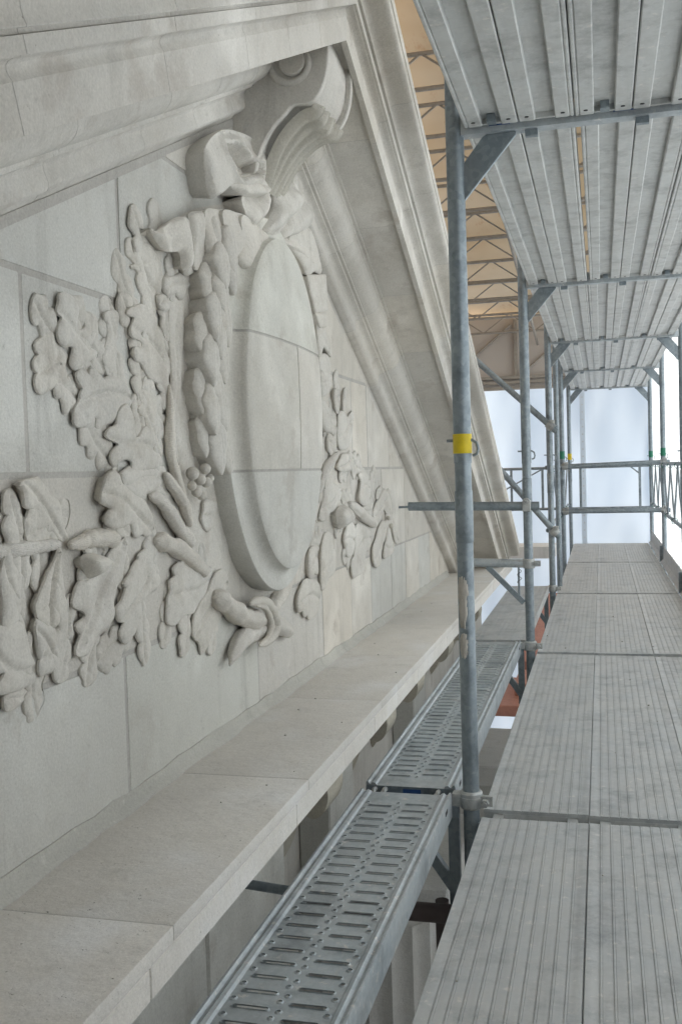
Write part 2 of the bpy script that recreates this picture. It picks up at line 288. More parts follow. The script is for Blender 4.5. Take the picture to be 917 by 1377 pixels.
RELIEF = [
('relief_ground',0.007,0.004,[(2.502,1.658),(2.841,1.798),(3.185,1.855),(2.984,1.623),(2.934,1.108),(2.824,0.837),(2.741,0.733),(2.53,0.858),(2.47,1.021),(2.529,1.404)]),
('oak_leaf',0.013,0.006,[(1.835,1.319),(1.792,1.299),(1.78,1.288),(1.788,1.277),(1.797,1.274),(1.776,1.259),(1.772,1.244),(1.787,1.236),(1.775,1.223),(1.776,1.206),(1.791,1.197),(1.829,1.21),(1.843,1.213),(1.863,1.219),(1.884,1.237),(1.89,1.258),(1.895,1.281),(1.854,1.292),(1.851,1.316)]),
('oak_leaf',0.017,0.007,[(1.875,1.406),(1.869,1.386),(1.858,1.369),(1.876,1.362),(1.878,1.355),(1.86,1.334),(1.856,1.322),(1.862,1.307),(1.877,1.303),(1.907,1.306),(1.921,1.301),(1.915,1.283),(1.908,1.267),(1.928,1.258),(1.977,1.279),(2.022,1.294),(2.034,1.306),(2.033,1.327),(2.043,1.35),(2.042,1.372),(2.018,1.377),(1.985,1.373),(1.983,1.351),(1.95,1.339),(1.941,1.355),(1.954,1.391),(1.92,1.409)]),
('oak_leaf',0.015,0.006,[(2.074,1.396),(2.122,1.405),(2.133,1.393),(2.118,1.354),(2.097,1.324),(2.15,1.307),(2.154,1.279),(2.176,1.238),(2.104,1.258),(2.07,1.277),(2.054,1.292),(2.061,1.309),(2.081,1.342),(2.078,1.374),(2.067,1.384)]),
('oak_leaf',0.021,0.008,[(1.927,1.239),(1.951,1.218),(1.942,1.204),(1.933,1.185),(1.916,1.171),(1.91,1.153),(1.914,1.138),(1.95,1.136),(1.977,1.143),(1.989,1.157),(2.009,1.156),(2.004,1.136),(2.021,1.136),(2.05,1.146),(2.092,1.156),(2.112,1.176),(2.163,1.193),(2.19,1.209),(2.142,1.243),(2.088,1.25),(2.064,1.248),(2.047,1.241),(2.03,1.248),(1.992,1.263),(1.98,1.244),(1.965,1.253),(1.938,1.251)]),
('oak_leaf',0.024,0.008,[(2.101,1.173),(2.093,1.15),(2.086,1.139),(2.05,1.129),(2.038,1.118),(2.06,1.11),(2.095,1.103),(2.098,1.094),(2.07,1.08),(2.062,1.061),(2.079,1.052),(2.11,1.064),(2.148,1.067),(2.172,1.058),(2.177,1.038),(2.223,1.037),(2.336,1.049),(2.338,1.065),(2.312,1.104),(2.286,1.131),(2.246,1.141),(2.217,1.12),(2.197,1.114),(2.182,1.128),(2.181,1.154),(2.157,1.181),(2.133,1.189)]),
('oak_leaf',0.017,0.007,[(2.233,1.231),(2.254,1.234),(2.302,1.232),(2.325,1.218),(2.327,1.19),(2.303,1.159),(2.32,1.12),(2.353,1.077),(2.325,1.089),(2.273,1.137),(2.26,1.148),(2.258,1.166),(2.229,1.177),(2.213,1.185),(2.237,1.198),(2.261,1.202),(2.231,1.209)]),
('oak_leaf',0.015,0.009,[(2.209,1.592),(2.262,1.6),(2.289,1.597),(2.316,1.6),(2.343,1.587),(2.377,1.563),(2.384,1.515),(2.355,1.467),(2.345,1.438),(2.295,1.431),(2.283,1.456),(2.279,1.488),(2.249,1.527),(2.216,1.527),(2.243,1.538),(2.224,1.549),(2.199,1.555),(2.198,1.572)]),
('ribbon_fold',0.045,0.011,[(2.262,1.626),(2.297,1.626),(2.327,1.64),(2.412,1.686),(2.484,1.704),(2.507,1.689),(2.51,1.632),(2.514,1.587),(2.464,1.565),(2.448,1.568),(2.443,1.596),(2.428,1.605),(2.381,1.594),(2.344,1.591),(2.309,1.602)]),
('oak_leaf',0.024,0.006,[(2.385,1.527),(2.447,1.544),(2.513,1.566),(2.564,1.582),(2.565,1.546),(2.526,1.529),(2.508,1.507),(2.475,1.498),(2.452,1.507),(2.404,1.493),(2.375,1.501)]),
('oak_leaf',0.019,0.006,[(2.354,1.479),(2.461,1.503),(2.468,1.485),(2.442,1.465),(2.358,1.449),(2.338,1.464)]),
('oak_leaf',0.019,0.008,[(2.166,1.41),(2.21,1.408),(2.203,1.392),(2.188,1.376),(2.193,1.359),(2.239,1.356),(2.248,1.34),(2.237,1.333),(2.197,1.328),(2.202,1.305),(2.234,1.3),(2.279,1.271),(2.356,1.256),(2.377,1.242),(2.394,1.269),(2.396,1.288),(2.375,1.307),(2.371,1.338),(2.401,1.348),(2.397,1.382),(2.383,1.392),(2.354,1.401),(2.356,1.423),(2.336,1.435),(2.28,1.445),(2.212,1.429)]),
('stalk_sheath',0.015,0.006,[(2.43,1.481),(2.535,1.497),(2.525,1.388),(2.5,1.336),(2.481,1.263),(2.451,1.196),(2.432,1.158),(2.386,1.156),(2.413,1.242),(2.422,1.306),(2.413,1.368)]),
('garland_core',0.024,0.015,[(2.622,1.617),(2.785,1.664),(2.904,1.608),(2.876,1.446),(2.873,1.288),(2.822,1.15),(2.73,1.083),(2.628,1.09),(2.561,1.183),(2.555,1.345),(2.581,1.511)]),
('oak_leaf',0.024,0.008,[(2.595,0.948),(2.677,0.947),(2.699,0.933),(2.683,0.913),(2.671,0.89),(2.67,0.875),(2.623,0.864),(2.589,0.884),(2.573,0.901),(2.583,0.918)]),
('oak_leaf',0.021,0.007,[(1.68,1.014),(1.71,1.021),(1.748,1.018),(1.77,1.01),(1.8,0.988),(1.832,0.974),(1.849,0.943),(1.87,0.906),(1.884,0.89),(1.836,0.904),(1.813,0.918),(1.785,0.917),(1.777,0.926),(1.746,0.928),(1.729,0.945),(1.726,0.957),(1.74,0.966),(1.706,0.972),(1.701,0.988),(1.692,1.005)]),
('oak_leaf',0.026,0.008,[(2.041,1.033),(2.076,1.027),(2.098,1.004),(2.164,0.98),(2.223,0.966),(2.268,0.934),(2.293,0.897),(2.284,0.879),(2.249,0.878),(2.222,0.886),(2.195,0.879),(2.176,0.886),(2.159,0.913),(2.133,0.912),(2.096,0.909),(2.048,0.912),(2.021,0.924),(2.025,0.94),(2.043,0.95),(2.035,0.958),(1.996,0.969),(1.992,0.985),(2.005,1.009),(2.017,1.025)]),
('oak_leaf',0.021,0.006,[(2.115,1.035),(2.231,1.037),(2.344,1.039),(2.333,1.002),(2.282,0.988),(2.232,0.969),(2.173,0.98),(2.118,1.001)]),
('oak_leaf',0.021,0.010,[(1.632,0.892),(1.653,0.888),(1.654,0.866),(1.684,0.841),(1.711,0.83),(1.714,0.815),(1.7,0.806),(1.712,0.785),(1.71,0.76),(1.678,0.752),(1.647,0.747),(1.617,0.752),(1.615,0.778),(1.613,0.81),(1.604,0.847)]),
('oak_leaf',0.026,0.014,[(1.818,0.877),(1.818,0.85),(1.824,0.823),(1.836,0.787),(1.852,0.76),(1.849,0.745),(1.821,0.73),(1.781,0.723),(1.739,0.745),(1.722,0.771),(1.728,0.788),(1.744,0.806),(1.765,0.829),(1.796,0.857)]),
('oak_leaf',0.024,0.008,[(1.565,0.753),(1.614,0.75),(1.678,0.749),(1.703,0.723),(1.709,0.684),(1.724,0.661),(1.721,0.628),(1.665,0.627),(1.601,0.632),(1.565,0.642),(1.59,0.649),(1.614,0.665),(1.604,0.672),(1.56,0.674)]),
('oak_leaf',0.013,0.004,[(1.629,0.625),(1.681,0.621),(1.707,0.608),(1.666,0.594),(1.635,0.593),(1.619,0.599)]),
('oak_leaf',0.021,0.009,[(1.718,0.743),(1.769,0.727),(1.807,0.713),(1.821,0.695),(1.826,0.662),(1.824,0.633),(1.81,0.626),(1.781,0.635),(1.733,0.638),(1.73,0.662),(1.75,0.676),(1.731,0.672),(1.72,0.707)]),
('oak_leaf',0.017,0.006,[(1.546,0.89),(1.585,0.882),(1.625,0.879),(1.614,0.846),(1.604,0.818),(1.578,0.796),(1.54,0.808)]),
('oak_leaf',0.022,0.009,[(2.134,0.874),(2.118,0.829),(2.103,0.797),(2.07,0.772),(2.05,0.741),(2.053,0.713),(2.034,0.694),(1.999,0.685),(1.962,0.675),(1.947,0.659),(1.919,0.646),(1.878,0.65),(1.874,0.662),(1.897,0.689),(1.88,0.705),(1.878,0.713),(1.915,0.723),(1.911,0.739),(1.876,0.752),(1.864,0.761),(1.878,0.78),(1.9,0.8),(1.932,0.799),(1.954,0.807),(2.023,0.838),(2.053,0.855)]),
('acorn',0.026,0.013,[(1.907,0.857),(1.968,0.857),(2.017,0.841),(2.004,0.821),(1.947,0.805),(1.917,0.822),(1.9,0.839)]),
('oak_leaf',0.022,0.009,[(2.195,0.834),(2.286,0.847),(2.288,0.798),(2.314,0.764),(2.291,0.743),(2.241,0.734),(2.179,0.718),(2.176,0.692),(2.154,0.658),(2.114,0.641),(2.084,0.641),(2.067,0.666),(2.094,0.687),(2.058,0.698),(2.054,0.724),(2.085,0.736),(2.109,0.765),(2.095,0.775),(2.127,0.791),(2.161,0.814),(2.188,0.823)]),
('oak_leaf',0.022,0.008,[(2.385,0.78),(2.417,0.789),(2.464,0.775),(2.598,0.751),(2.653,0.752),(2.632,0.726),(2.593,0.693),(2.538,0.67),(2.519,0.652),(2.485,0.651),(2.437,0.654),(2.38,0.637),(2.335,0.647),(2.329,0.664),(2.344,0.709),(2.357,0.726),(2.359,0.751),(2.391,0.76)]),
('oak_leaf',0.021,0.009,[(2.595,0.689),(2.634,0.719),(2.673,0.739),(2.731,0.737),(2.769,0.715),(2.771,0.689),(2.735,0.675),(2.729,0.615),(2.658,0.576),(2.608,0.539),(2.562,0.527),(2.539,0.562),(2.506,0.581),(2.492,0.603),(2.503,0.641),(2.531,0.664)]),
('oak_leaf',0.019,0.008,[(3.647,0.607),(3.763,0.578),(3.764,0.501),(3.713,0.467),(3.605,0.465),(3.572,0.488),(3.538,0.483),(3.507,0.512),(3.458,0.514),(3.446,0.554),(3.482,0.587),(3.552,0.617)]),
('oak_leaf',0.021,0.007,[(3.606,0.705),(3.662,0.732),(3.734,0.724),(3.759,0.696),(3.751,0.625),(3.687,0.632),(3.65,0.621),(3.59,0.633)]),
('oak_leaf',0.018,0.008,[(3.828,0.768),(3.947,0.765),(3.983,0.72),(4.05,0.66),(4.011,0.598),(3.906,0.588),(3.863,0.561),(3.784,0.555),(3.772,0.613),(3.782,0.705)]),
('oak_leaf',0.021,0.008,[(3.92,0.995),(4.041,0.966),(4.137,0.948),(4.12,0.898),(4.029,0.863),(3.924,0.852),(3.861,0.829),(3.766,0.839),(3.831,0.908),(3.877,0.97)]),
('acorn',0.034,0.015,[(3.979,0.854),(4.134,0.875),(4.244,0.819),(4.17,0.789),(4.014,0.785)]),
('oak_leaf',0.021,0.008,[(4.22,0.781),(4.339,0.779),(4.355,0.702),(4.299,0.648),(4.204,0.651),(4.164,0.7),(4.145,0.729)]),
('oak_leaf',0.019,0.007,[(4.372,0.772),(4.578,0.753),(4.684,0.715),(4.646,0.643),(4.563,0.637),(4.526,0.555),(4.394,0.545),(4.296,0.55),(4.269,0.622),(4.332,0.646)]),
('oak_leaf',0.021,0.007,[(4.442,1.006),(4.655,1.004),(4.703,0.94),(4.637,0.861),(4.477,0.867),(4.429,0.899),(4.489,0.969)]),
('oak_leaf',0.021,0.008,[(4.746,0.825),(4.84,0.866),(5.034,0.919),(5.122,0.842),(5.081,0.79),(4.988,0.821),(4.921,0.791),(4.825,0.757),(4.726,0.788)]),
('oak_leaf',0.019,0.007,[(4.991,0.761),(5.047,0.704),(4.909,0.621),(4.838,0.549),(4.721,0.56),(4.702,0.638),(4.795,0.682),(4.862,0.729)]),
('oak_leaf',0.019,0.007,[(5.082,0.715),(5.175,0.654),(5.235,0.587),(5.029,0.57),(4.95,0.578),(5.008,0.653)]),
('oak_leaf',0.015,0.006,[(5.204,0.721),(5.375,0.668),(5.405,0.623),(5.261,0.627),(5.199,0.68)]),
('oak_leaf',0.021,0.007,[(4.06,1.361),(4.176,1.371),(4.189,1.337),(4.152,1.309),(4.114,1.27),(4.067,1.28),(4.038,1.307)]),
('oak_leaf',0.019,0.006,[(4.254,1.379),(4.325,1.384),(4.303,1.348),(4.244,1.294),(4.191,1.282),(4.196,1.325)]),
('oak_leaf',0.021,0.008,[(4.114,1.266),(4.215,1.275),(4.283,1.257),(4.358,1.282),(4.394,1.275),(4.362,1.169),(4.303,1.133),(4.231,1.119),(4.13,1.121),(4.087,1.178)]),
('oak_leaf',0.021,0.007,[(4.194,1.093),(4.353,1.094),(4.368,1.064),(4.291,1.029),(4.151,1.021),(4.071,1.038),(4.14,1.072)]),
('oak_leaf',0.026,0.008,[(3.921,1.229),(4.079,1.244),(4.074,1.202),(4.023,1.176),(3.947,1.19)]),
('oak_leaf',0.021,0.007,[(3.93,1.174),(4.023,1.177),(4.016,1.112),(3.937,1.103),(3.912,1.142)]),
('garland_leaf',0.045,0.010,[(3.728,1.408),(3.887,1.414),(3.896,1.364),(3.818,1.324),(3.746,1.323)]),
('garland_leaf',0.040,0.008,[(3.762,1.301),(3.847,1.291),(3.884,1.234),(3.894,1.184),(3.82,1.185),(3.755,1.24)]),
('oak_leaf',0.021,0.007,[(3.927,1.015),(4.021,1.022),(4.002,0.994),(3.92,0.952),(3.861,0.957),(3.894,0.988)]),
('uncarved_block',0.055,0.002,[(3.582,1.751),(3.842,1.802),(3.858,1.663),(3.682,1.629),(3.613,1.7)]),
('uncarved_block',0.050,0.002,[(3.691,1.628),(3.845,1.651),(3.849,1.596),(3.755,1.581)]),
('garland_leaf',0.040,0.007,[(3.751,1.605),(3.841,1.59),(3.878,1.544),(3.925,1.488),(3.822,1.516),(3.776,1.467),(3.752,1.524)]),
('garland_leaf',0.040,0.007,[(3.765,1.466),(3.903,1.486),(3.912,1.373),(3.779,1.319),(3.747,1.388)]),
('garland_leaf',0.050,0.010,[(3.383,1.843),(3.637,1.935),(3.758,1.8),(3.678,1.786),(3.599,1.755),(3.53,1.789)]),
('ribbon_pleat',0.030,0.007,[(2.471,1.676),(2.503,1.711),(2.566,1.736),(2.583,1.694),(2.572,1.631),(2.562,1.58),(2.5,1.561),(2.475,1.611)]),
('ribbon_pleat',0.044,0.008,[(2.511,1.716),(2.575,1.743),(2.652,1.764),(2.665,1.721),(2.649,1.666),(2.616,1.61),(2.539,1.579),(2.524,1.64)]),
('ribbon_pleat',0.056,0.009,[(2.589,1.745),(2.685,1.773),(2.769,1.789),(2.776,1.746),(2.754,1.698),(2.72,1.654),(2.632,1.624),(2.596,1.654)]),
('ribbon_pleat',0.068,0.009,[(2.7,1.773),(2.805,1.794),(2.895,1.801),(2.911,1.759),(2.86,1.708),(2.804,1.662),(2.706,1.651),(2.707,1.718)]),
('ribbon_pleat',0.080,0.009,[(2.822,1.786),(2.914,1.79),(3.039,1.777),(2.976,1.718),(2.852,1.635),(2.777,1.651),(2.814,1.702)]),
('ribbon_hood',0.066,0.015,[(2.603,1.79),(2.574,1.871),(2.595,1.929),(2.711,2.003),(2.845,2.042),(2.976,2.063),(2.995,2.047),(3.088,2.061),(3.138,2.057),(3.121,2.029),(3.021,1.966),(3.105,1.947),(3.029,1.9),(2.904,1.87),(2.815,1.855),(2.742,1.849),(2.676,1.811)]),
('ribbon_drape',0.055,0.015,[(3.388,2.067),(3.531,2.085),(3.58,2.024),(3.643,1.986),(3.608,1.929),(3.382,1.852),(3.246,1.808),(3.285,1.88),(3.395,1.977)]),
('ribbon_drape',0.075,0.025,[(2.981,1.956),(3.109,2.029),(3.241,2.048),(3.338,2.041),(3.422,2.013),(3.418,1.981),(3.36,1.926),(3.219,1.834),(3.122,1.794),(3.004,1.777),(3.097,1.844),(3.148,1.899),(3.138,1.948),(3.064,1.942)]),
('ribbon_drape',0.045,0.015,[(3.23,1.82),(3.31,1.822),(3.643,1.937),(3.694,1.866),(3.749,1.811),(3.646,1.792),(3.516,1.809),(3.375,1.811)]),
('ribbon_tail',0.072,0.015,[(2.848,1.85),(2.969,1.891),(3.116,1.936),(3.066,1.874),(3.01,1.815),(2.918,1.78),(2.875,1.81)]),
('ribbon_knot',0.080,0.022,[(2.718,1.856),(2.78,1.887),(2.871,1.921),(2.958,1.938),(3.062,1.932),(2.994,1.887),(2.864,1.856),(2.777,1.848)]),
]
STEMS = [
('branch',0.030,[(2.588,0.748),(2.562,0.763),(2.449,0.818),(2.351,0.849),(2.275,0.862)],[0.0195,0.0213,0.023,0.0236,0.0209]),
('branch',0.033,[(2.496,0.835),(2.426,0.876),(2.353,0.93),(2.297,0.963),(2.232,0.976)],[0.0219,0.0202,0.0172,0.0147,0.0102]),
('branch',0.025,[(2.5,0.885),(2.457,0.953),(2.423,1.012),(2.389,1.069),(2.383,1.132),(2.389,1.194),(2.383,1.257)],[0.0151,0.0141,0.0139,0.013,0.0123,0.0108,0.0072]),
('branch',0.028,[(2.335,1.031),(2.37,1.006),(2.421,0.973),(2.458,0.943)],[0.0089,0.0137,0.0147,0.0127]),
('branch',0.019,[(1.562,0.894),(1.63,0.89),(1.686,0.89),(1.742,0.89),(1.782,0.89),(1.829,0.888)],[0.0151,0.0151,0.015,0.0149,0.014,0.0115]),
('branch',0.025,[(1.858,0.884),(1.909,0.885),(1.957,0.89),(2.027,0.887),(2.081,0.878)],[0.0111,0.0155,0.0183,0.0207,0.0193]),
('branch',0.050,[(2.615,0.681),(2.688,0.651),(2.81,0.599),(2.919,0.568),(3.051,0.543)],[0.0268,0.0293,0.0324,0.0326,0.0257]),
('branch',0.041,[(3.044,0.508),(2.951,0.519),(2.849,0.519),(2.775,0.499),(2.697,0.465)],[0.0319,0.032,0.029,0.0213,0.0065]),
('branch',0.039,[(3.083,0.534),(3.198,0.504),(3.335,0.456)],[0.0312,0.0333,0.028]),
('branch',0.033,[(3.131,0.559),(3.224,0.593),(3.322,0.633),(3.426,0.676)],[0.0264,0.0282,0.0289,0.0275]),
('ribbon_band',0.063,[(2.835,0.627),(2.924,0.626),(3.016,0.6),(3.068,0.559),(3.081,0.516),(3.019,0.491),(2.898,0.488)],[0.0115,0.0148,0.0173,0.0186,0.0176,0.0143,0.0088]),
('ribbon_band',0.066,[(2.877,0.617),(2.954,0.6),(3.004,0.564),(3.014,0.527),(2.97,0.499),(2.89,0.491)],[0.0078,0.01,0.0111,0.0112,0.01,0.0069]),
('branch',0.033,[(4.256,0.873),(4.399,0.841),(4.525,0.805),(4.772,0.754)],[0.0263,0.0285,0.0279,0.0264]),
('branch',0.028,[(4.088,1.1),(3.893,1.039),(3.813,0.985),(3.751,0.937)],[0.018,0.019,0.0178,0.0158]),
]
BERRIES = [
(0.045,2.474,1.027,0.0182),
(0.045,2.462,0.994,0.0129),
(0.045,2.522,1.010,0.0165),
(0.045,2.494,0.977,0.0144),
(0.045,2.565,1.002,0.0154),
(0.045,2.527,0.966,0.0132),
(0.045,2.562,1.039,0.0154),
(0.045,2.588,1.012,0.0128),
(0.036,3.670,1.032,0.0157),
(0.036,3.723,1.017,0.0151),
(0.036,3.659,0.999,0.0156),
(0.036,3.712,0.983,0.0158),
(0.036,3.656,0.965,0.0149),
(0.030,5.115,0.726,0.0150),
(0.030,5.038,0.771,0.0121),
]
BOW_LOOP = [(2.856,1.895),(2.779,1.849),(2.726,1.833),(2.689,1.85),(2.682,1.893),(2.709,1.95),(2.783,2.006),(2.908,2.045),(2.998,2.037),(3.094,2.038),(3.136,2.022),(3.103,1.98)]
CLUSTERS = [[(1.808,1.329),(1.899,1.388),(2.029,1.416),(2.152,1.392),(2.217,1.569),(2.333,1.63),(2.467,1.611),(2.502,1.46),(2.453,1.179),(2.415,1.022),(2.06,0.941),(2.032,1.026),(1.927,1.155),(1.901,1.216),(1.801,1.239)],[(1.535,0.953),(1.703,1.002),(1.809,0.984),(1.921,0.892),(2.092,0.897),(2.378,0.868),(2.675,0.74),(2.721,0.604),(2.549,0.567),(2.383,0.654),(2.207,0.644),(2.018,0.642),(1.84,0.643),(1.7,0.626),(1.512,0.64)],[(3.89,1.364),(4.267,1.376),(4.416,1.133),(4.733,0.994),(5.163,0.89),(5.333,0.682),(4.685,0.617),(4.243,0.623),(3.868,0.583),(3.696,0.501),(3.53,0.538),(3.545,0.675),(3.739,0.89)]]
GARLAND = [(2.72,1.68),(2.642,1.519),(2.61,1.35),(2.606,1.184),(2.644,1.056)]
HOOD_HOLE = [(2.719,1.964),(2.816,1.992),(2.845,1.979),(2.915,1.976),(3.003,1.99),(3.008,1.969),(2.965,1.946),(2.832,1.903),(2.781,1.887),(2.738,1.902),(2.711,1.931)]


# ================================================================== SETTING
XW=-.70; Y0=3.13; SL=.4715; LEDZ=.25; LEDX=-.335
YA=2.908; BAY=2.57
FR=[YA+BAY*i for i in range(5)]
g=MB().add([(-1500,-1500,-14),(1500,-1500,-14),(1500,1500,-14),(-1500,1500,-14)],[(0,1,2,3)]).build('ground',M_GROUND,smooth=0); struct(g)

# ------------------------------------------------------------------ tympanum wall of coursed blocks
wall=thing('stone_wall',(XW,3.1,LEDZ),'pale limestone gable wall of coursed blocks behind the carved oak relief','wall')
WO=Vector(wall.location)
def clip(poly, a, b, c):     # keep a*y+b*z<=c
    outp=[]
    for i in range(len(poly)):
        p,q=poly[i],poly[(i+1)%len(poly)]; dp=a*p[0]+b*p[1]-c; dq=a*q[0]+b*q[1]-c
        if dp<=0: outp.append(p)
        if dp*dq<0: t=dp/(dp-dq); outp.append((p[0]+(q[0]-p[0])*t,p[1]+(q[1]-p[1])*t))
    return outp
ZT=2.192
def block(y0,y1,z0,z1,g=.005,col=None,cuts=()):
    p=[(y0+g,z0+g),(y1-g,z0+g),(y1-g,z1-g),(y0+g,z1-g)]
    p=clip(p,SL,1,ZT+SL*Y0-.006); p=clip(p,-SL,1,ZT-SL*Y0-.006)
    for c in cuts: p=clip(p,*c)
    q=[]
    for a in p:
        if not q or (abs(a[0]-q[-1][0])+abs(a[1]-q[-1][1]))>.004: q.append(a)
    if len(q)<3: return
    dx=random.uniform(-.0015,.0015)
    m=MB(WO).prism(q,'x',XW-.12,XW+dx)
    m.build('stone_block',M_STONE,wall,smooth=30,bevel=.004,seg=2,col=col or tint(.09,.04))
WARM=(1.06,1.03,.985); WHT=(1.05,1.04,1.02); GRY=(.96,.985,.995)
for y0,y1,c in [(-.9,.3,None),(.3,1.2,GRY),(1.2,2.12,GRY),(2.12,3.05,(.97,1.0,1.0)),(3.05,3.83,None),(3.83,4.31,WARM),(4.31,4.71,WHT),(4.71,5.19,GRY),(5.19,5.585,GRY),(5.585,6.0,WHT),(6.0,6.41,GRY),(6.41,7.2,None)]:
    block(y0,y1,.25,.607,.0045 if y0>3 else .007,c)
for y0,y1,c in [(-.3,.6,None),(.6,1.25,None),(1.25,2.6,None),(2.6,3.4,None),(3.4,4.35,None),(4.35,5.0,None),(5.0,5.6,WHT),(5.6,6.9,None)]: block(y0,y1,.607,1.03,.005,c)
for y0,y1,c in [(.4,1.1,None),(1.1,1.745,GRY),(1.745,2.6,GRY),(2.6,3.13,None),(3.13,3.7,None),(3.7,4.406,None),(4.406,4.71,WARM),(4.71,5.2,WHT),(5.2,6,None)]: block(y0,y1,1.03,1.435,.0065,c)
for y0,y1,c in [(1.0,1.45,None),(1.45,2.17,GRY),(2.17,3.13,GRY),(3.13,3.8,None),(3.8,4.9,None)]: block(y0,y1,1.435,1.855,.0065,c,cuts=())
for y0,y1,c in [(2.0,2.655,WHT),(2.655,3.13,GRY),(3.13,3.7,None),(3.7,4.2,None)]: block(y0,y1,1.855,2.3,.005,c)
MB(WO).add([(x,y,ZT-SL*(Y0-y)+dz) for x in (XW-.02,XW+.0012) for y,dz in ((-.9,-.013),(Y0,-.013),(Y0,.011),(-.9,.011))],[(0,1,2,3),(7,6,5,4),(0,4,5,1),(3,2,6,7),(1,5,6,2),(0,3,7,4)]).build('mortar_joint',M_MORTAR,wall,smooth=0)
rk=[(-.98,LEDZ-.05),(7.24,LEDZ-.05),(Y0,ZT+.01)]
MB(WO).prism(rk,'x',XW-.3,XW-.0022).build('mortar_joint',M_MORTAR,wall,smooth=0)
# mortar fillet in the angle with the ledge
m=MB(WO); rnd=random.Random(3); k=90; prev=None
vs=[];fs=[]
for i in range(k+1):
    y=-.9+8.0*i/k; hh=.028+.012*rnd.random(); ww=.022+.012*rnd.random()
    vs+=[(XW-.01,y,LEDZ+hh),(XW+.004,y,LEDZ+hh*.95),(XW+ww*.4,y,LEDZ+.012),(XW+ww,y,LEDZ+.003),(XW+ww+.003,y,LEDZ-.01)]
    if i: b=(i-1)*5; fs+=[(b+j,b+j+1,b+j+6,b+j+5) for j in range(4)]
m.add(vs,fs).build('mortar_fillet',M_MORTAR,wall,smooth=60,col=(1.06,1.08,1.06))
# core of the building behind, so that no light leaks through
core=MB().box(-4.0,XW-.31,-2.4,8.0,-13.9,.6).prism([(-5,.6),(8.0,.6),(8.0,.3),(Y0,2.5),(-1.6,.3),(-5,.3)][0:0] or [(-1.7,.61),(7.9,.61),(Y0,2.56)],'x',-4.0,XW-.31)
co_=core.build('building_core',M_CONC,smooth=0); tag(co_,'rendered mass of the building behind the gable wall','building')

# ------------------------------------------------------------------ raking cornices
def arc(p,q,b,n=6):
    """curve from p to q bulging by b (normal direction)"""
    (x0,z0),(x1,z1)=p,q; o=[]
    for i in range(n+1):
        t=i/n; nx,nz=(z1-z0),-(x1-x0); s=4*b*t*(1-t); o.append((x0+(x1-x0)*t+nx*s,z0+(z1-z0)*t+nz*s))
    return o
def cyma(p,q,b,n=10):
    (x0,z0),(x1,z1)=p,q; o=[]
    for i in range(n+1):
        t=i/n; nx,nz=(z1-z0),-(x1-x0); s=b*math.sin(2*math.pi*t); o.append((x0+(x1-x0)*t+nx*s,z0+(z1-z0)*t+nz*s))
    return o
PROF=[(-.84,2.19),(XW-.02,2.19),(XW-.012,2.196),(XW-.004,2.216),(-.689,2.216)]
PROF+=cyma((-.686,2.218),(-.632,2.292),.16)
PROF+=[(-.631,2.3),(-.618,2.3)]
PROF+=arc((-.617,2.306),(-.562,2.382),.22)
PROF+=[(-.556,2.386),(-.556,2.398),(-.545,2.398),(-.545,2.412)]
PROF+=[(-.392,2.412),(-.386,2.389),(-.366,2.387),(-.363,2.462)]
PROF+=arc((-.362,2.462),(-.342,2.494),-.42,6)
PROF+=[(-.340,2.496),(-.331,2.496),(-.330,2.522),(-.336,2.5235),(-.336,2.531),(-.322,2.531)]
PROF+=cyma((-.321,2.533),(-.248,2.618),-.20,14)
PROF+=[(-.244,2.62),(-.242,2.652),(-.30,2.668),(-.84,2.668)]
cosT=1/math.sqrt(1+SL*SL); sinT=SL*cosT
def rake(sgn, cuts, label, lastvert, PROF=None):
    PROF=PROF or globals()['PROF']
    root=thing('raking_cornice',(XW,Y0+sgn*.5,2.1),label,'cornice'); ro=Vector(root.location)
    for i in range(len(cuts)-1):
        d0,d1=cuts[i],cuts[i+1]; vs=[]; n=len(PROF)
        for e,d in ((0,d0),(1,d1)):
            gap=.0012*(1 if e==0 else -1)
            for (x,z) in PROF:
                if (e==0 and i==0) or (e==1 and lastvert and i==len(cuts)-2): dy=d      # mitre or plain vertical end
                else: dy=d+gap+(z-2.4)*sinT*cosT
                vs.append((x,Y0+sgn*dy,z-SL*dy))
        fs=[(j,j+1,n+j+1,n+j) for j in range(n-1)]+[tuple(range(n)),tuple(range(2*n-1,n-1,-1))]
        o=MB(ro).add(vs,fs).build('cornice_stone',M_CROWN if False else M_STONE,root,smooth=32,col=tint(.045,.03))
    vs=[];n=len(PROF)
    for d in (cuts[0],cuts[-1]-.01):
        for (x,z) in PROF: vs.append((x-.0005,Y0+sgn*d,z+.0003-SL*d))
    MB(ro).add(vs,[(j,j+1,n+j+1,n+j) for j in range(n-1)]).build('mortar_joint',M_MORTAR,root,smooth=32)
    return root
PROF_L=[(-.84,2.19),(XW-.003,2.19),(XW-.002,2.204),(-.692,2.212)]+PROF[5:]
rake(-1,[0,.31,.62,.95,1.40,1.9,2.5,3.2,4.1],'left-hand raking cornice, its underside and face rising from overhead to the scroll','',PROF_L)
rake(1,[0,.42,.86,1.29,1.73,2.18,2.62,3.08,3.55,4.02,4.45,4.80],'far raking cornice sloping down behind the scaffold standards to the ledge',True)

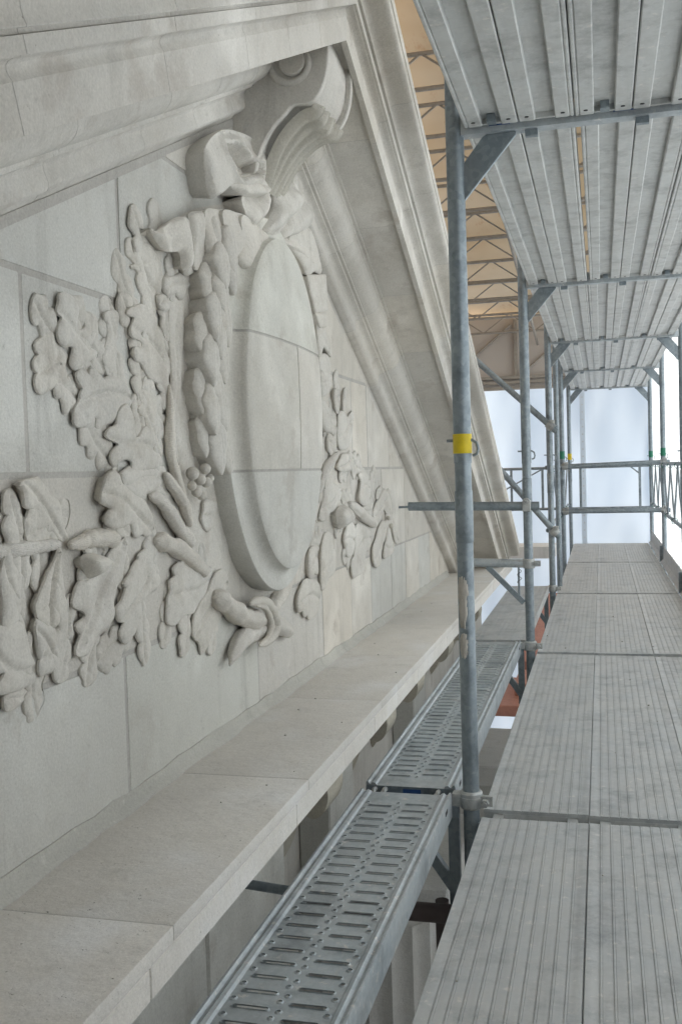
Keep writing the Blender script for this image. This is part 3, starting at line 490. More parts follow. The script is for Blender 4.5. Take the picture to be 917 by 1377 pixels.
# ------------------------------------------------------------------ ledge (horizontal cornice)
led=thing('stone_ledge',(LEDX,3,LEDZ),'dusty limestone ledge running along the foot of the carved gable','ledge'); lo=Vector(led.location)
js=[-1.8,-.9,-.05,.75,1.55,2.37,3.23,4.03,4.85,5.7,6.6,7.5,8.32]
for a,b in zip(js[:-1],js[1:]):
    MB(lo).box(XW-.15,LEDX,a+.0008,b-.0008,LEDZ-.03,LEDZ+random.uniform(-.0006,.0006)).build('ledge_stone',M_LEDGE,led,smooth=30,bevel=.004,seg=2,col=tint(.04,.02))
MB(lo).box(XW-.15,LEDX-.002,-1.78,8.3,LEDZ-.029,LEDZ-.0014).build('mortar_joint',M_MORTAR,led,smooth=0)
js2=[-1.8,-.7,.4,1.46,2.27,3.13,3.92,4.7,5.6,6.5,7.4,8.325]
for a,b in zip(js2[:-1],js2[1:]):
    MB(lo).box(XW-.15,LEDX-.0025,a+.001,b-.001,LEDZ-.088,LEDZ-.0305).build('fascia_stone',M_LEDGE,led,smooth=30,bevel=.003,col=tuple(c*1.08 for c in tint(.04,.02)))
# soffit, bed mould and modillions under the ledge
low=thing('lower_cornice',(-.5,3,-.2),'shaded limestone bed moulding and scroll brackets below the ledge','cornice'); l2=Vector(low.location)
MB(l2).box(-.80,-.60,-1.8,8.3,-.55,LEDZ-.09).build('frieze',M_STONE,low,smooth=0)
for a,b in [(.2,1.15),(1.16,2.05),(2.06,2.62),(3.1,3.42),(4.62,4.95)]:
    MB(l2).box(-.599,-.49,a,b,-.50,.12).build('frieze_panel',M_STONE,low,smooth=30,bevel=.006,col=GRY)
def modillion(y):
    prof=[(-.60,.155),(-.42,.155),(-.395,.13),(-.385,.085),(-.40,.04),(-.43,.02),(-.46,.03),(-.49,.025),(-.52,-.03),(-.545,-.10),(-.57,-.15),(-.60,-.16)]
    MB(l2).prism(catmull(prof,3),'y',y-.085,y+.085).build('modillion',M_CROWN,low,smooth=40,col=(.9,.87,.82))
for y in (2.80,3.62,4.25,5.15,5.8,6.45): modillion(y)

# ------------------------------------------------------------------ scroll console at the apex
con=thing('scroll_console',(-.45,Y0,2.2),'carved scroll console projecting under the peak of the cornice','console'); c0=Vector(con.location)
CY0,CY1=Y0-.155,Y0+.155
side=catmull([(-.72,2.44),(-.47,2.44),(-.425,2.40),(-.405,2.33),(-.408,2.26),(-.425,2.205),(-.455,2.17),(-.50,2.165),(-.53,2.15),(-.57,2.12),(-.605,2.07),(-.63,2.01),(-.65,1.96),(-.72,1.95)],4)
MB(c0).prism(side,'y',CY0+.018,CY1-.018).build('console_body',M_STONE,con,smooth=35)
for ya,yb in ((CY0,CY0+.024),(CY1-.024,CY1)):
    edge=catmull([(-.72,2.445),(-.46,2.445),(-.412,2.40),(-.388,2.33),(-.39,2.255),(-.41,2.19),(-.445,2.15),(-.50,2.15),(-.53,2.125),(-.565,2.095),(-.598,2.05),(-.622,2.0),(-.64,1.95),(-.72,1.94)],4)
    MB(c0).prism(edge,'y',ya,yb).build('console_rim',M_STONE,con,smooth=35,bevel=.003)
for s,ya in ((-1,CY0),(1,CY1)):
    pts=[]
    for i in range(44):
        a=i/43*math.pi*3.2; r=.098*math.exp(-a*.115); pts.append((-.50+r*math.cos(a+.5),ya,2.275+r*math.sin(a+.5)*.98))
    MB(c0).tube(pts,[.014-.006*i/43 for i in range(44)],8).build('volute',M_STONE,con,smooth=80)
    MB(c0).prism([(-.50+.042*math.cos(2*math.pi*i/24),2.275+.042*math.sin(2*math.pi*i/24)) for i in range(24)],'y',min(ya,ya+s*.014),max(ya,ya+s*.014)).build('volute_eye',M_STONE,con,smooth=40,bevel=.004)
# acanthus leaf curling under the scroll: ribbed strips
for j,(dy,wd,ex) in enumerate([(-.115,.030,0.0),(-.062,.034,.012),(0,.036,.02),(.062,.034,.012),(.115,.030,0.0)]):
    path=catmull([(-.425,2.150),(-.44,2.128-ex),(-.475,2.122-ex),(-.515,2.10-ex),(-.553,2.065-ex),(-.588,2.015-ex*.8),(-.612,1.965),(-.635,1.93)],4,False)
    vs=[];fs=[];n=len(path)
    for i,(x,z) in enumerate(path):
        p=path[max(i-1,0)];q=path[min(i+1,n-1)];d=Vector((q[0]-p[0],0,q[1]-p[1])).normalized();nn=Vector((-d.z,0,d.x))
        if nn.z>0: nn=-nn
        ww=wd*(1.0 if i>3 else .55+.15*i)*(1-.25*i/n)
        for (o_,h_) in ((-1,-.02),(-.85,.008),(-.4,.014),(0,.003),(.4,.014),(.85,.008),(1,-.02)):
            vs.append(Vector((x,Y0+dy*(1-.5*(i/n)**1.3)+o_*ww*.62*(1-.3*i/n),z))+nn*h_*1.1)
    for i in range(n-1): fs+=[(i*7+k_,i*7+k_+1,i*7+k_+8,i*7+k_+7) for k_ in range(6)]
    fs+=[tuple(range(7)),tuple((n-1)*7+k_ for k_ in range(7))]
    MB(c0).add(vs,fs).build('acanthus_leaf',M_CARVE,con,smooth=60,col=(1.0,1.0,.97))

# ------------------------------------------------------------------ carved relief
rel=thing('carved_relief',(XW,3.0,.9),'carved oak leaf relief of branches, ribbon and garland around an oval cartouche','relief'); r0=Vector(rel.location)
def inside(px,py,poly):
    c=np.zeros(len(px),bool); n=len(poly); j=n-1
    for i in range(n):
        xi,yi=poly[i]; xj,yj=poly[j]
        cond=((yi>py)!=(yj>py)); 
        with np.errstate(divide='ignore',invalid='ignore'): xc=(xj-xi)*(py-yi)/(yj-yi+1e-12)+xi
        c^=cond&(px<xc); j=i
    return c
def polydist(P,poly):
    A=np.array(poly);B=np.roll(A,-1,0);D=B-A;L=(D**2).sum(1)+1e-12
    t=np.clip(((P[:,None,:]-A[None])*D[None]).sum(2)/L[None],0,1)
    return np.sqrt((((A[None]+t[...,None]*D[None])-P[:,None,:])**2).sum(2)).min(1)
def relief_piece(name,h,dome,pts,seed):
    rnd=random.Random(seed)
    k=1 if name=='uncarved_block' else 4
    o=np.array(catmull(pts,k)) if k>1 else np.array(pts,float)
    area=.5*np.sum(o[:,0]*np.roll(o[:,1],-1)-np.roll(o[:,0],-1)*o[:,1])
    if area<0: o=o[::-1]; area=-area
    # even out the outline
    seg=np.sqrt(((np.roll(o,-1,0)-o)**2).sum(1)); per=seg.sum(); st=max(.005,per/130)
    cum=np.concatenate([[0],np.cumsum(seg)]); oo=np.vstack([o,o[:1]])
    nn=int(per/st); s_=np.linspace(0,per,nn,endpoint=False); o=np.stack([np.interp(s_,cum,oo[:,0]),np.interp(s_,cum,oo[:,1])],1)
    if name in('oak_leaf','garland_leaf'):                # swell the outline a little
        tg=np.roll(o,-1,0)-np.roll(o,1,0); tg/=np.hypot(tg[:,0],tg[:,1])[:,None]+1e-9
        o=o+np.stack([tg[:,1],-tg[:,0]],1)*(.003 if name=='oak_leaf' else .002)
    g_=max(.0042,math.sqrt(area/1100))
    mn,mx=o.min(0),o.max(0)
    gy,gz=np.meshgrid(np.arange(mn[0],mx[0],g_),np.arange(mn[1],mx[1],g_*.9)); P_=np.stack([gy.ravel(),gz.ravel()],1)
    P_+=np.array([[rnd.uniform(-.3,.3)*g_,rnd.uniform(-.3,.3)*g_] for _ in P_])
    P_=P_[inside(P_[:,0],P_[:,1],o)]
    if len(P_): P_=P_[polydist(P_,o)>g_*.55]
    nb=len(o); vin=[Vector(p) for p in o]+[Vector(p) for p in P_]
    res=delaunay_2d_cdt(vin,[],[list(range(nb))],1,1e-6)
    v2=np.array([tuple(v) for v in res[0]]); tri=res[2]
    d=polydist(v2,o); c=v2.mean(0); cov=np.cov((o-o.mean(0)).T); ev,evec=np.linalg.eigh(cov); ax=evec[:,1]; pe=evec[:,0]
    loc=v2-o.mean(0); u=loc@ax; vv=loc@pe; half=max(np.abs(vv).max(),1e-3); ln=max(np.abs(u).max(),1e-3)
    rr=min(.0045,half*.35); body=1-np.exp(-d/rr)
    if name in('oak_leaf','acorn','stalk_sheath'):                       # leaves lift towards one edge and sink into the ground of the relief at the other
        lean=np.clip((o[:,0].mean()-v2[:,0])/max(np.abs(o[:,0]-o[:,0].mean()).max(),1e-3),-1,1)
        H=h*(.78+.34*lean)-.004+.004*body
    else: H=h-.004+.004*body
    big=(1-np.exp(-d/max(half*.45,.01)))
    H+=dome*(.3 if name=='oak_leaf' else 1.0)*big
    if name in('oak_leaf','stalk_sheath'):
        bend=vv-.18*half*np.sin(u/ln*2.4+seed)
        H-=1.0*dome*np.exp(-(bend/(.07*half+.0025))**2)*(np.abs(u)<ln*.92)*body         # midrib furrow
        nz=np.array([vnoise((p[0]*11,p[1]*11),seed+9) for p in v2]); H+=nz*dome*1.3*big          # broad hollows and swells
        H-=.30*dome*np.exp(-(np.sin((u/ln*1.9+np.abs(bend)/half*.8)*math.pi+seed)/.22)**2)*big*(np.abs(bend)<half*.7)   # faint side veins
        H+=rnd.uniform(-.6,.6)*dome*vv/half+rnd.uniform(-.7,.7)*dome*u/ln
    elif name=='garland_leaf':
        H+=dome*.5*(1-np.abs(vv/half)**1.2)+dome*.6*u/ln*(1 if ax[1]<0 else -1)
        H-=.35*dome*np.exp(-(vv/(.06*half+.002))**2)*body
    elif name.startswith('ribbon'):
        fr={'ribbon_swag':3.2,'ribbon_fold':3.4,'ribbon_drape':2.6,'ribbon_tail':1.8,'ribbon_knot':.9,'ribbon_hood':1.0,'ribbon_pleat':1.3}[name]
        ph=np.array([vnoise((p[0]*9,p[1]*9),seed) for p in v2])
        coord=(loc[:,0]+.35*loc[:,1])/np.abs(loc[:,0]).max()*(1.6 if name=='ribbon_swag' else 1.1) if name in('ribbon_swag','ribbon_fold') else vv/half
        H+=dome*.9*np.sin(coord*fr*1.7+ph*1.6)*body
        if name=='ribbon_swag': H=.022+(H-.022)*np.clip((v2[:,0]-v2[:,0].min())/.20,.08,1)**.8+.011*(np.abs(np.sin(v2[:,0]*26+v2[:,1]*13+ph*2.2))**.8-.55)*body
    if name=='ribbon_hood':
        ih=inside(v2[:,0],v2[:,1],HOOD_HOLE); dh=polydist(v2,np.array(HOOD_HOLE)); sgn_=np.where(ih,dh,-dh)
        H-=.052*np.clip((sgn_+.002)/.012,0,1)-.012*np.exp(-((sgn_+.014)/.010)**2)
    elif name in('acorn','garland_core'):
        H+=dome*(1.6 if name=='acorn' else .6)*np.sqrt(np.clip(1-(vv/half)**2,0,1))*body
    if name!='uncarved_block':
        H+=np.array([vnoise((p[0]*18,p[1]*18),seed)*.002+vnoise((p[0]*60,p[1]*60),seed+3)*.0010 for p in v2])
    nv=len(v2); vs=[(XW+float(H[i]),v2[i,0],v2[i,1]) for i in range(nv)]; fs=[tuple(t) for t in tri]
    # boundary sides back into the wall, slightly undercut
    from collections import Counter
    ec=Counter()
    for t in tri:
        for a,b in zip(t,t[1:]+t[:1]): ec[(min(a,b),max(a,b))]+=1
    bd=[]
    for t in tri:
        for a,b in zip(t,t[1:]+t[:1]):
            if ec[(min(a,b),max(a,b))]==1: bd.append((a,b))
    cen=o.mean(0); mp={}; mp2={}
    nrm={}
    for a,b in bd:
        e=v2[b]-v2[a]; l=np.hypot(*e)+1e-9; nvec=np.array([e[1],-e[0]])/l
        for q in(a,b): nrm[q]=nrm.get(q,0)+nvec
    for q in nrm:
        nv_=nrm[q]/(np.hypot(*nrm[q])+1e-9)
        p1=v2[q]+nv_*.0015; p2=v2[q]-nv_*min(.014 if nv_[0]<.1 else .006,.22*half); hq=float(H[q]); xs=max(hq-.0045,-.001)
        soft=min(1,max(0,(nv_[0]-.05)/.5)) if name in('oak_leaf','stalk_sheath') else (1 if name=='relief_ground' else 0)
        p1=p1+nv_*soft*(min(.02,hq*.9) if name!='relief_ground' else .03); xs=xs*(1-soft)+soft*.0012; p2=p2*(1-soft)+(p1+nv_*.004)*soft
        mp[q]=len(vs); vs.append((XW+xs,p1[0],p1[1])); mp2[q]=len(vs); vs.append((XW-.004,p2[0],p2[1]))
    for a,b in bd: fs.append((b,a,mp[a],mp[b])); fs.append((mp[b],mp[a],mp2[a],mp2[b]))
    o_=MB(r0).add(vs,fs).build(name,M_CARVE,rel,smooth=34,col=tint(.04,.015))
    return o_
for i,(n,h,d,p) in enumerate(RELIEF): relief_piece(n,h,d,p,i+1)
# smaller oak leaves filling the ground between the large ones
def oak_outline(cy,cz,ang,L,W,nl,rnd):
    lft=[];rgt=[];m_=nl*4+2; sk=rnd.uniform(-.25,.25)
    for k in range(m_+1):
        t_=k/m_; env=math.sin(math.pi*min(max(.10+.84*t_,0),1))**.55*(.62+.5*t_)
        wv=W*env*(.40+.60*abs(math.sin(math.pi*nl*t_))**.6)*rnd.uniform(.88,1.1)
        wv2=W*env*(.40+.60*abs(math.sin(math.pi*(nl*t_+.12)))**.6)*rnd.uniform(.88,1.1)
        x=L*(t_-.5); y=sk*L*.3*math.sin(math.pi*t_); lft.append((x,y+wv)); rgt.append((x,y-wv2))
    pts=lft+rgt[::-1]; c_,s_=math.cos(ang),math.sin(ang)
    return [(cy+x*c_-y*s_,cz+x*s_+y*c_) for x,y in pts]
rf_=random.Random(21); done=[]
for ci,(cl_,org,md,cnt) in enumerate(zip(CLUSTERS,((2.55,.72),(2.55,.72),(3.65,.70)),(.085,.10,.105),(26,22,20))):
    A_=np.array(cl_); mn_,mx_=A_.min(0),A_.max(0); tries=0; k_=0
    while k_<cnt and tries<4000:
        tries+=1; y=rf_.uniform(mn_[0],mx_[0]); z=rf_.uniform(mn_[1],mx_[1])
        if not inside(np.array([y]),np.array([z]),cl_)[0]: continue
        if any((y-a_)**2+(z-b_)**2<md**2 for a_,b_ in done): continue
        done.append((y,z)); k_+=1
        ang=math.atan2(z-org[1],y-org[0])+rf_.uniform(-.7,.7)
        if ci==1 and rf_.random()<.75: ang=-math.pi/2+rf_.uniform(-.5,.5)
        L_=rf_.uniform(.15,.21)*(1.2 if ci==2 else 1); relief_piece('oak_leaf',rf_.uniform(.007,.013),.006,oak_outline(y,z,ang,L_,L_*rf_.uniform(.26,.32),rf_.choice((3,3,4)),rf_),200+len(done))
def stem(name,h,pts,rad,seed):
    P_=[(XW+max(h-rad[i]*.75,.001),y,z) for i,(y,z) in enumerate(pts)]
    sm=catmull([(*p,r) for p,r in zip(P_,rad)],8,False); rnd=random.Random(seed)
    path=[p[:3] for p in sm]; m_=len(sm)-1; tp=lambda i: min(1,.30+.70*math.sqrt(min(i,m_-i)/5)) if min(i,m_-i)<5 else 1
    rr=[tp(i)*max(p[3]*(1+.28*vnoise((i*.31,seed),2)),.003) for i,p in enumerate(sm)]
    MB(r0).tube(path,rr,26,True,(lambda i,j:1+.05*math.sin(j*2*math.pi*6/26+.9*vnoise((i*.3,j*.4),seed)*4)+.05*vnoise((i*.8,j*.9),seed+5)) if name=='branch' else None).build(name,M_BARK if name=='branch' else M_CARVE,rel,smooth=60,col=tint(.04,.04))
for i,(n,h,p,r) in enumerate(STEMS): stem(n,h,p,r,i)
for h,y,z,r in BERRIES: MB(r0).sphere((XW+h-r*.5,y,z),r,14,9,(1,1,1)).build('berry',M_CARVE,rel,smooth=80,col=tint(.04,.03))
# garland: rows of pointed leaves lapping over each other, tips down
gp=catmull(GARLAND,6,False); rg=random.Random(5); rowsG=10
for r_ in range(rowsG-1,-1,-1):
    tt=(r_+.3)/rowsG*(len(gp)-1); i0=int(tt); f_=tt-i0; c_=gp[i0]*(1-f_)+gp[min(i0+1,len(gp)-1)]*f_
    wd_=.078*(1-.30*abs(r_/rowsG-.45)); cols=(-.62,.62) if r_%2 else (-1.0,0.0,1.0)
    for cc in cols:
        L_=rg.uniform(.125,.15); W_=rg.uniform(.040,.050); cy=c_[0]+cc*wd_*.78+rg.uniform(-.006,.006); cz=c_[1]+rg.uniform(-.012,.012); lean_=cc*.10+rg.uniform(-.10,.10)
        pts=[]
        for k in range(15):
            t_=k/14; w2=W_*math.sin(math.pi*t_**.8)**.75*(1+.10*math.sin(t_*19+cc*3)); pts.append((w2,L_*(.5-t_)))
        for k in range(13,0,-1):
            t_=k/14; w2=W_*math.sin(math.pi*t_**.8)**.75*(1+.10*math.sin(t_*17+r_)); pts.append((-w2,L_*(.5-t_)))
        ca,sa=math.cos(lean_),math.sin(lean_)
        relief_piece('garland_leaf',.047+.0045*(rowsG-r_)*.45+(.012 if abs(cc)<.7 else 0)-(.010 if abs(cc)>.9 else 0)+rg.uniform(-.002,.002),.010,[(cy+a_*ca-b_*sa,cz+a_*sa+b_*ca) for a_,b_ in pts],400+r_*5+int(cc*3))
# cartouche: domed oval panel in a coved rim, cut from coursed stones
CYC,CZC=3.115,1.240
prof=[(.0,.136),(.25,.1345),(.5,.130),(.75,.1225),(.92,.116),(.985,.112),(1.0,.106)]
def oval(scale_add,n=96):
    return [(math.cos(2*math.pi*i/n),math.sin(2*math.pi*i/n)) for i in range(n)]
nA=96; rings=[]
for t,h in prof[1:]: rings.append([(XW+h,CYC+.398*t*c,CZC+.532*t*s) for c,s in oval(0,nA)])
for add,h in ((.002,.094),(.006,.083),(.014,.075),(.026,.0705),(.042,.069),(.062,.069),(.070,.067),(.073,.060),(.073,.03),(.068,-.004)):
    rings.append([(XW+h,CYC+(.398+add)*c,CZC+(.532+add)*s) for c,s in oval(0,nA)])
vs=[(XW+prof[0][1],CYC,CZC)]+[v for r_ in rings for v in r_]; fs=[(0,1+i,1+(i+1)%nA) for i in range(nA)]
for k in range(len(rings)-1):
    for i in range(nA): i2=(i+1)%nA; fs.append((1+k*nA+i,1+(k+1)*nA+i,1+(k+1)*nA+i2,1+k*nA+i2))
base=MB(r0).add(vs,fs).me('cartouche',0)
cart=link('cartouche',None,None,rel)
def cut(planes,col):
    bm=bmesh.new(); bm.from_mesh(base)
    for co,no in planes:
        res=bmesh.ops.bisect_plane(bm,geom=bm.verts[:]+bm.edges[:]+bm.faces[:],plane_co=Vector(co)-r0,plane_no=no,clear_outer=True)
        es=[e for e in bm.edges if e.is_boundary and all(abs((v.co-(Vector(co)-r0)).dot(Vector(no)))<1e-5 for v in e.verts)]
        r_=bmesh.ops.extrude_edge_only(bm,edges=es)
        for v in [q for q in r_['geom'] if isinstance(q,bmesh.types.BMVert)]: v.co.x-=.012
    bmesh.ops.recalc_face_normals(bm,faces=bm.faces)
    me=bpy.data.meshes.new('cartouche_stone'); bm.to_mesh(me); bm.free()
    me.polygons.foreach_set('use_smooth',[True]*len(me.polygons)); me.set_sharp_from_angle(angle=R(38))
    link('cartouche_stone',me,M_STONE,cart,None,col)
Z1,Z2=1.030,1.437; e=.004
dn,upv=(0,0,-1),(0,0,1)
cut([((0,0,Z1-e),upv)],(.98,1,1))
cut([((0,0,Z1+e),dn),((0,0,Z2-e),upv),((0,3.155-e,0),(0,1,0))],(1.0,1.0,.98))
cut([((0,0,Z1+e),dn),((0,0,Z2-e),upv),((0,3.155+e,0),(0,-1,0))],(1.0,.995,.98))
cut([((0,0,Z2+e),dn)],(1.0,1.02,1.0))
vs2=[]
for v in vs:
    v=Vector(v); d=Vector((0,v.y-CYC,v.z-CZC)); vs2.append((v.x-.0025,CYC+d.y*.996,CZC+d.z*.997))
MB(r0).add(vs2,fs).build('mortar_joint',M_MORTAR,cart,smooth=40)

# ================================================================== SCAFFOLD
TR=.02415
# ---- ribbed aluminium deck plank (origin: left end at standard line, top at z=0), length along +Y
DW=.3045; DL=BAY-.066
def make_deck():
    root=thing('deck_plank',(0,0,0),'x','deck plank','ribbed aluminium scaffold deck planks')
    # ribbed plate as one swept cross-section
    top=[(0,-.004),(.002,0),(.016,0),(.018,-.0006)]; x=.018; nr=10; pitch=(DW-.036)/nr
    for i in range(nr):
        a=.018+i*pitch
        q=.38; top+=[(a+pitch*q,-.0006),(a+pitch*(q+.02),-.0026),(a+pitch*(q+.08),-.0026),(a+pitch*(q+.11),.0),(a+pitch*(q+.22),.0),(a+pitch*(q+.25),-.0016),(a+pitch*(q+.28),-.0016),(a+pitch*(q+.30),-.0006)]
    top+=[(DW-.018,-.0006),(DW-.016,0),(DW-.002,0),(DW,-.004)]
    sec=top+[(DW,-.012),(0,-.012)]
    MB().prism(sec,'y',.0,DL).build('deck_plate',M_ALU,root,smooth=25)
    def rail(x0,x1,nm='side_rail'):
        MB().prism([(x0,-.012),(x0,-.056),(x0+.003,-.059),(x1-.003,-.059),(x1,-.056),(x1,-.012)],'y',.004,DL-.004).build(nm,M_ALUU,root,smooth=20)
    rail(.001,.012); rail(.012+.0005,.052); rail(DW-.052,DW-.0125); rail(DW-.012,DW-.001)
    rail(DW/2-.047,DW/2-.0015,'centre_rail'); rail(DW/2+.0015,DW/2+.047,'centre_rail')
    MB().box(.0525,DW-.0525,.0,DL,-.041,-.0125).build('underside_sheet',M_ALUU,root,smooth=0)
    for y0 in (.002,DL-.012):
        MB().box(.004,DW-.004,y0,y0+.010,-.056,-.0125).build('end_plate',M_ALUU,root,smooth=20)
    for y0,s in ((0,-1),(DL,1)):
        for xx in (.03,DW-.06):
            MB().prism([(y0-s*.02,-.014),(y0+s*.034,-.014),(y0+s*.040,-.03),(y0+s*.036,-.05),(y0+s*.030,-.05),(y0+s*.030,-.026),(y0-s*.02,-.026)],'x',xx,xx+.03).build('hook',M_CLAMP,root,smooth=20)
    MB().box(.068,.092,DL-.05,DL-.014,-.062,-.0415).box(.072,.088,DL-.052,DL-.0505,-.06,-.044).build('latch',M_GALV,root,smooth=0)
    for xx in (.03,DW/2-.025,DW/2+.025,DW-.03):
        MB().prism([(xx+.006*math.cos(a*math.pi/5),DL-.04+.005*math.sin(a*math.pi/5)) for a in range(10)],'z',-.0605,-.0592).build('rivet_hole_shade',M_BLACK,root,smooth=0)  # flat black discs, the shade inside rivet holes put in as colour
    return root
deck=make_deck(); XD=[.032,.338,.644]; UZ=2.042
rows=['inner row','middle row','outer row']
baysL=['in the bay before the yellow-banded standard','in the bay past the yellow-banded standard','in the bay past the tie tube','in the bay at the thick guard tubes','in the end bay']
used=[False]
def place_deck(x,y,z,label,grp):
    if not used[0]: used[0]=True; deck.location=(x,y,z); deck['label']=label; deck['group']=grp; return deck
    return copy_tree(deck,(x,y,z),label,grp)
for b in range(-1,4):
    y=YA+BAY*b+.033
    for r in range(3):
        place_deck(XD[r]+random.uniform(-.0007,.0007),y+random.uniform(-.004,.004),random.uniform(-.003,.001),'ribbed aluminium floor plank, %s, %s'%(rows[r],baysL[b+1].replace('in the ','')),'walkway floor planks')
for b in range(-2,4):
    y=YA+BAY*b+.033
    for r in range(3):
        ph=(['in the bay above the camera']+baysL)[b+2] if b>-2 else 'at the open near end'
        place_deck(XD[r]+random.uniform(-.0006,.0006)+(.012 if (b==0 and r>0) else 0),y,UZ+random.uniform(-.002,.002),'grey plank of the deck overhead, %s, %s'%(rows[r],ph.replace('in the ','')),'overhead deck planks')

for b in range(-1,4):
    for r in range(3): place_deck(XD[r],YA+BAY*b+.033,-2.0,'grey plank of the deck one level below, %s, bay %s'%(rows[r].split(' ')[0]+' row',['nearest the open end','at the yellow band','past the tie tube','before the guard tubes','at the end sheeting'][b+1]),'lower level planks')
# ---- frames
def coupler(m, p, axis='x', r=TR):
    """pressed half-shell clamp round a tube, with bolt and nut"""
    x,y,z=p
    m.tube([(x,y,z-.026),(x,y,z-.020),(x,y,z+.020),(x,y,z+.026)],[r+.006,r+.010,r+.010,r+.006],16)
    m.tube([(x,y,z-.010),(x,y,z+.010)],r+.0125,16)
    m.box(x+r+.004,x+r+.040,y-.018,y-.004,z-.015,z+.015)
    m.tube([(x+r+.02,y-.05,z),(x+r+.02,y+.02,z)],.0065,8); m.tube([(x+r+.02,y-.045,z),(x+r+.02,y-.028,z)],.012,6)
    m.box(x-r-.030,x-r-.002,y-.020,y+.020,z-.018,z+.018)
FL=['scaffold frame whose inner standard carries the yellow band','scaffold frame whose inner standard holds the tie tube','scaffold frame with diagonal tubes clamped to its standard','scaffold frame crossed by two thick guard tubes','last scaffold frame at the end of the walkway']
POLE_TOP=4.3
def make_frame(i,y):
    root=thing('scaffold_portal',(0,y,0),FL[i],'scaffold frame','scaffold frames'); o=Vector(root.location)
    for px,nm in ((0,'standard'),(1.0,'standard')):
        m=MB(o); s=1 if px==0 else -1
        m.tube([(px,y,-13.9),(px,y,1.0345)],TR,18); 
        st=m.build(nm,M_GALV,root,smooth=50)
        u=MB(o).tube([(px,y,1.034),(px,y,1.036),(px,y,POLE_TOP)],[TR+.0015,TR+.002,TR+.002],18).build('upper_standard',M_GALV,root,smooth=50)
        MB(o).tube([(px,y,.80),(px,y,.803),(px,y,.952),(px,y,.955)],[TR-.001,TR+.0022,TR+.0022,TR-.001],18).build('spigot_sleeve',M_GALV,st,smooth=50)
        MB(o).tube([(px-.045,y-.005,1.10),(px+.03,y-.005,1.10),(px+.042,y-.005,1.092),(px+.046,y-.005,1.075),(px+.042,y-.005,1.06),(px+.03,y-.005,1.055)],.0045,8).build('locking_pin',M_GALV,root,smooth=60)
        if i==0 and px==0:
            MB(o).tube([(px,y,1.062),(px,y,1.063),(px,y,1.118),(px,y,1.119)],[TR+.002,TR+.0034,TR+.0034,TR+.002],22,cap=False).build('yellow_tape_band',M_YEL,root,smooth=50)
        if i in(3,4):
            MB(o).tube([(px,y,1.08),(px,y,1.16)],TR+.003,16,cap=False).build('tape_band',M_YEL if (i==4 and px==0) else M_GRN,root,smooth=50)
        # gusset under upper transom
        z=UZ-.062
        MB(o).prism([(px+s*.022,z-.088),(px+s*.080,z-.016),(px+s*.090,z-.0105),(px+s*.175,z-.0105),(px+s*.175,z-.020),(px+s*.022,z-.195)][::1] if True else [],'y',y-.006,y+.006).build('gusset_plate',M_GALV,root,smooth=20,bevel=.002)
    for z,nm in ((UZ-.062,'upper_transom'),(-.068,'transom')):
        m=MB(o).box(.02,.98,y-.023,y-.019,z-.010,z+.045).box(.02,.98,y+.019,y+.023,z-.010,z+.045).box(.02,.98,y-.019,y+.019,z-.010,z-.006)
        t=m.build(nm,M_GALVD,root,smooth=0)
        for xa in (.10,.44,.60,.80):
            if random.random()<.75: MB(o).box(xa,xa+.06,y-.0245,y-.0235,z+.005,z+.03).build('paint_mark',M_BLUE,t,smooth=0)
        for xa in (.20,.50,.82): MB(o).box(xa,xa+.035,y-.008,y+.012,z-.028,z-.0105).build('stop_bracket',M_GALV,t,smooth=0)
    return root
frames=[make_frame(i,y) for i,y in enumerate(FR)]
# near frame just behind the camera carries the closest planks
def plaster(y,z,r,sq,seed):
    rnd=random.Random(seed); m=MB(frames[0].location)
    vs=[];fs=[];nu,nv=12,9
    for a in range(nv+1):
        for b in range(nu+1):
            th=-1.9+(b/nu-.5)*sq[0]; zz=z+(a/nv-.5)*r
            e=max(0,1-((a/nv-.5)*2)**2-((b/nu-.5)*2)**2+.5*vnoise((a*.9,b*.9),seed))
            rr=TR+(-.001 if e<=.12 else .004*min(e,1)+.002*rnd.random()); vs.append((rr*math.cos(th),YA+rr*math.sin(th),zz))
    for a in range(nv):
        for b in range(nu): q=a*(nu+1)+b; fs.append((q,q+1,q+nu+2,q+nu+1))
    m.add(vs,fs).build('plaster_splash',M_PLASTER,frames[0],smooth=60)
plaster(YA,.66,.09,(1.5,),1); plaster(YA,.60,.10,(1.2,),2); plaster(YA,.50,.075,(1.1,),5)

# ---- inner brackets with perforated steel plank and ribbed plank
PX0,PX1,PZ=-.325,-.050,.060
for i in (0,1,2):
    y=FR[i]; lab=['bracket holding the near end of the second perforated plank','bracket under the joint of perforated and ribbed plank','bracket under the far end of the ribbed side plank'][i]
    b=thing('bracket',(0,y,0),lab,'bracket','plank brackets'); o=Vector(b.location)
    MB(o).box(PX0+.0,PX1+.012,y-.02,y+.02,PZ-.075,PZ-.035).build('arm',M_GALV,b,smooth=0,bevel=.002)
    MB(o).bar((PX0+.12,y,PZ-.075),(-TR-.004,y,PZ-.33),.03,.03).build('brace',M_GALV,b,smooth=0)
    MB(o).box(-TR-.045,-TR-.012,y-.012,y+.012,PZ-.34,PZ-.03).build('heel_bar',M_GALV,b,smooth=0)
    m=MB(o); coupler(m,(0,y,PZ-.02)); m.build('clamp',M_CLAMP,b,smooth=30)
    MB(o).box(-.028,.028,y-.07,y-.04,-.0,.018).build('bolt_head',M_CLAMP,b,smooth=0) if False else None
b=thing('bracket',(0,FR[1],.49),'empty bracket with diagonal brace jutting over the ledge','bracket','plank brackets'); o=Vector(b.location); y=FR[1]
MB(o).tube([(-.03,y,.49),(-.33,y,.497)],.0235,16).build('arm',M_GALVD,b,smooth=50)
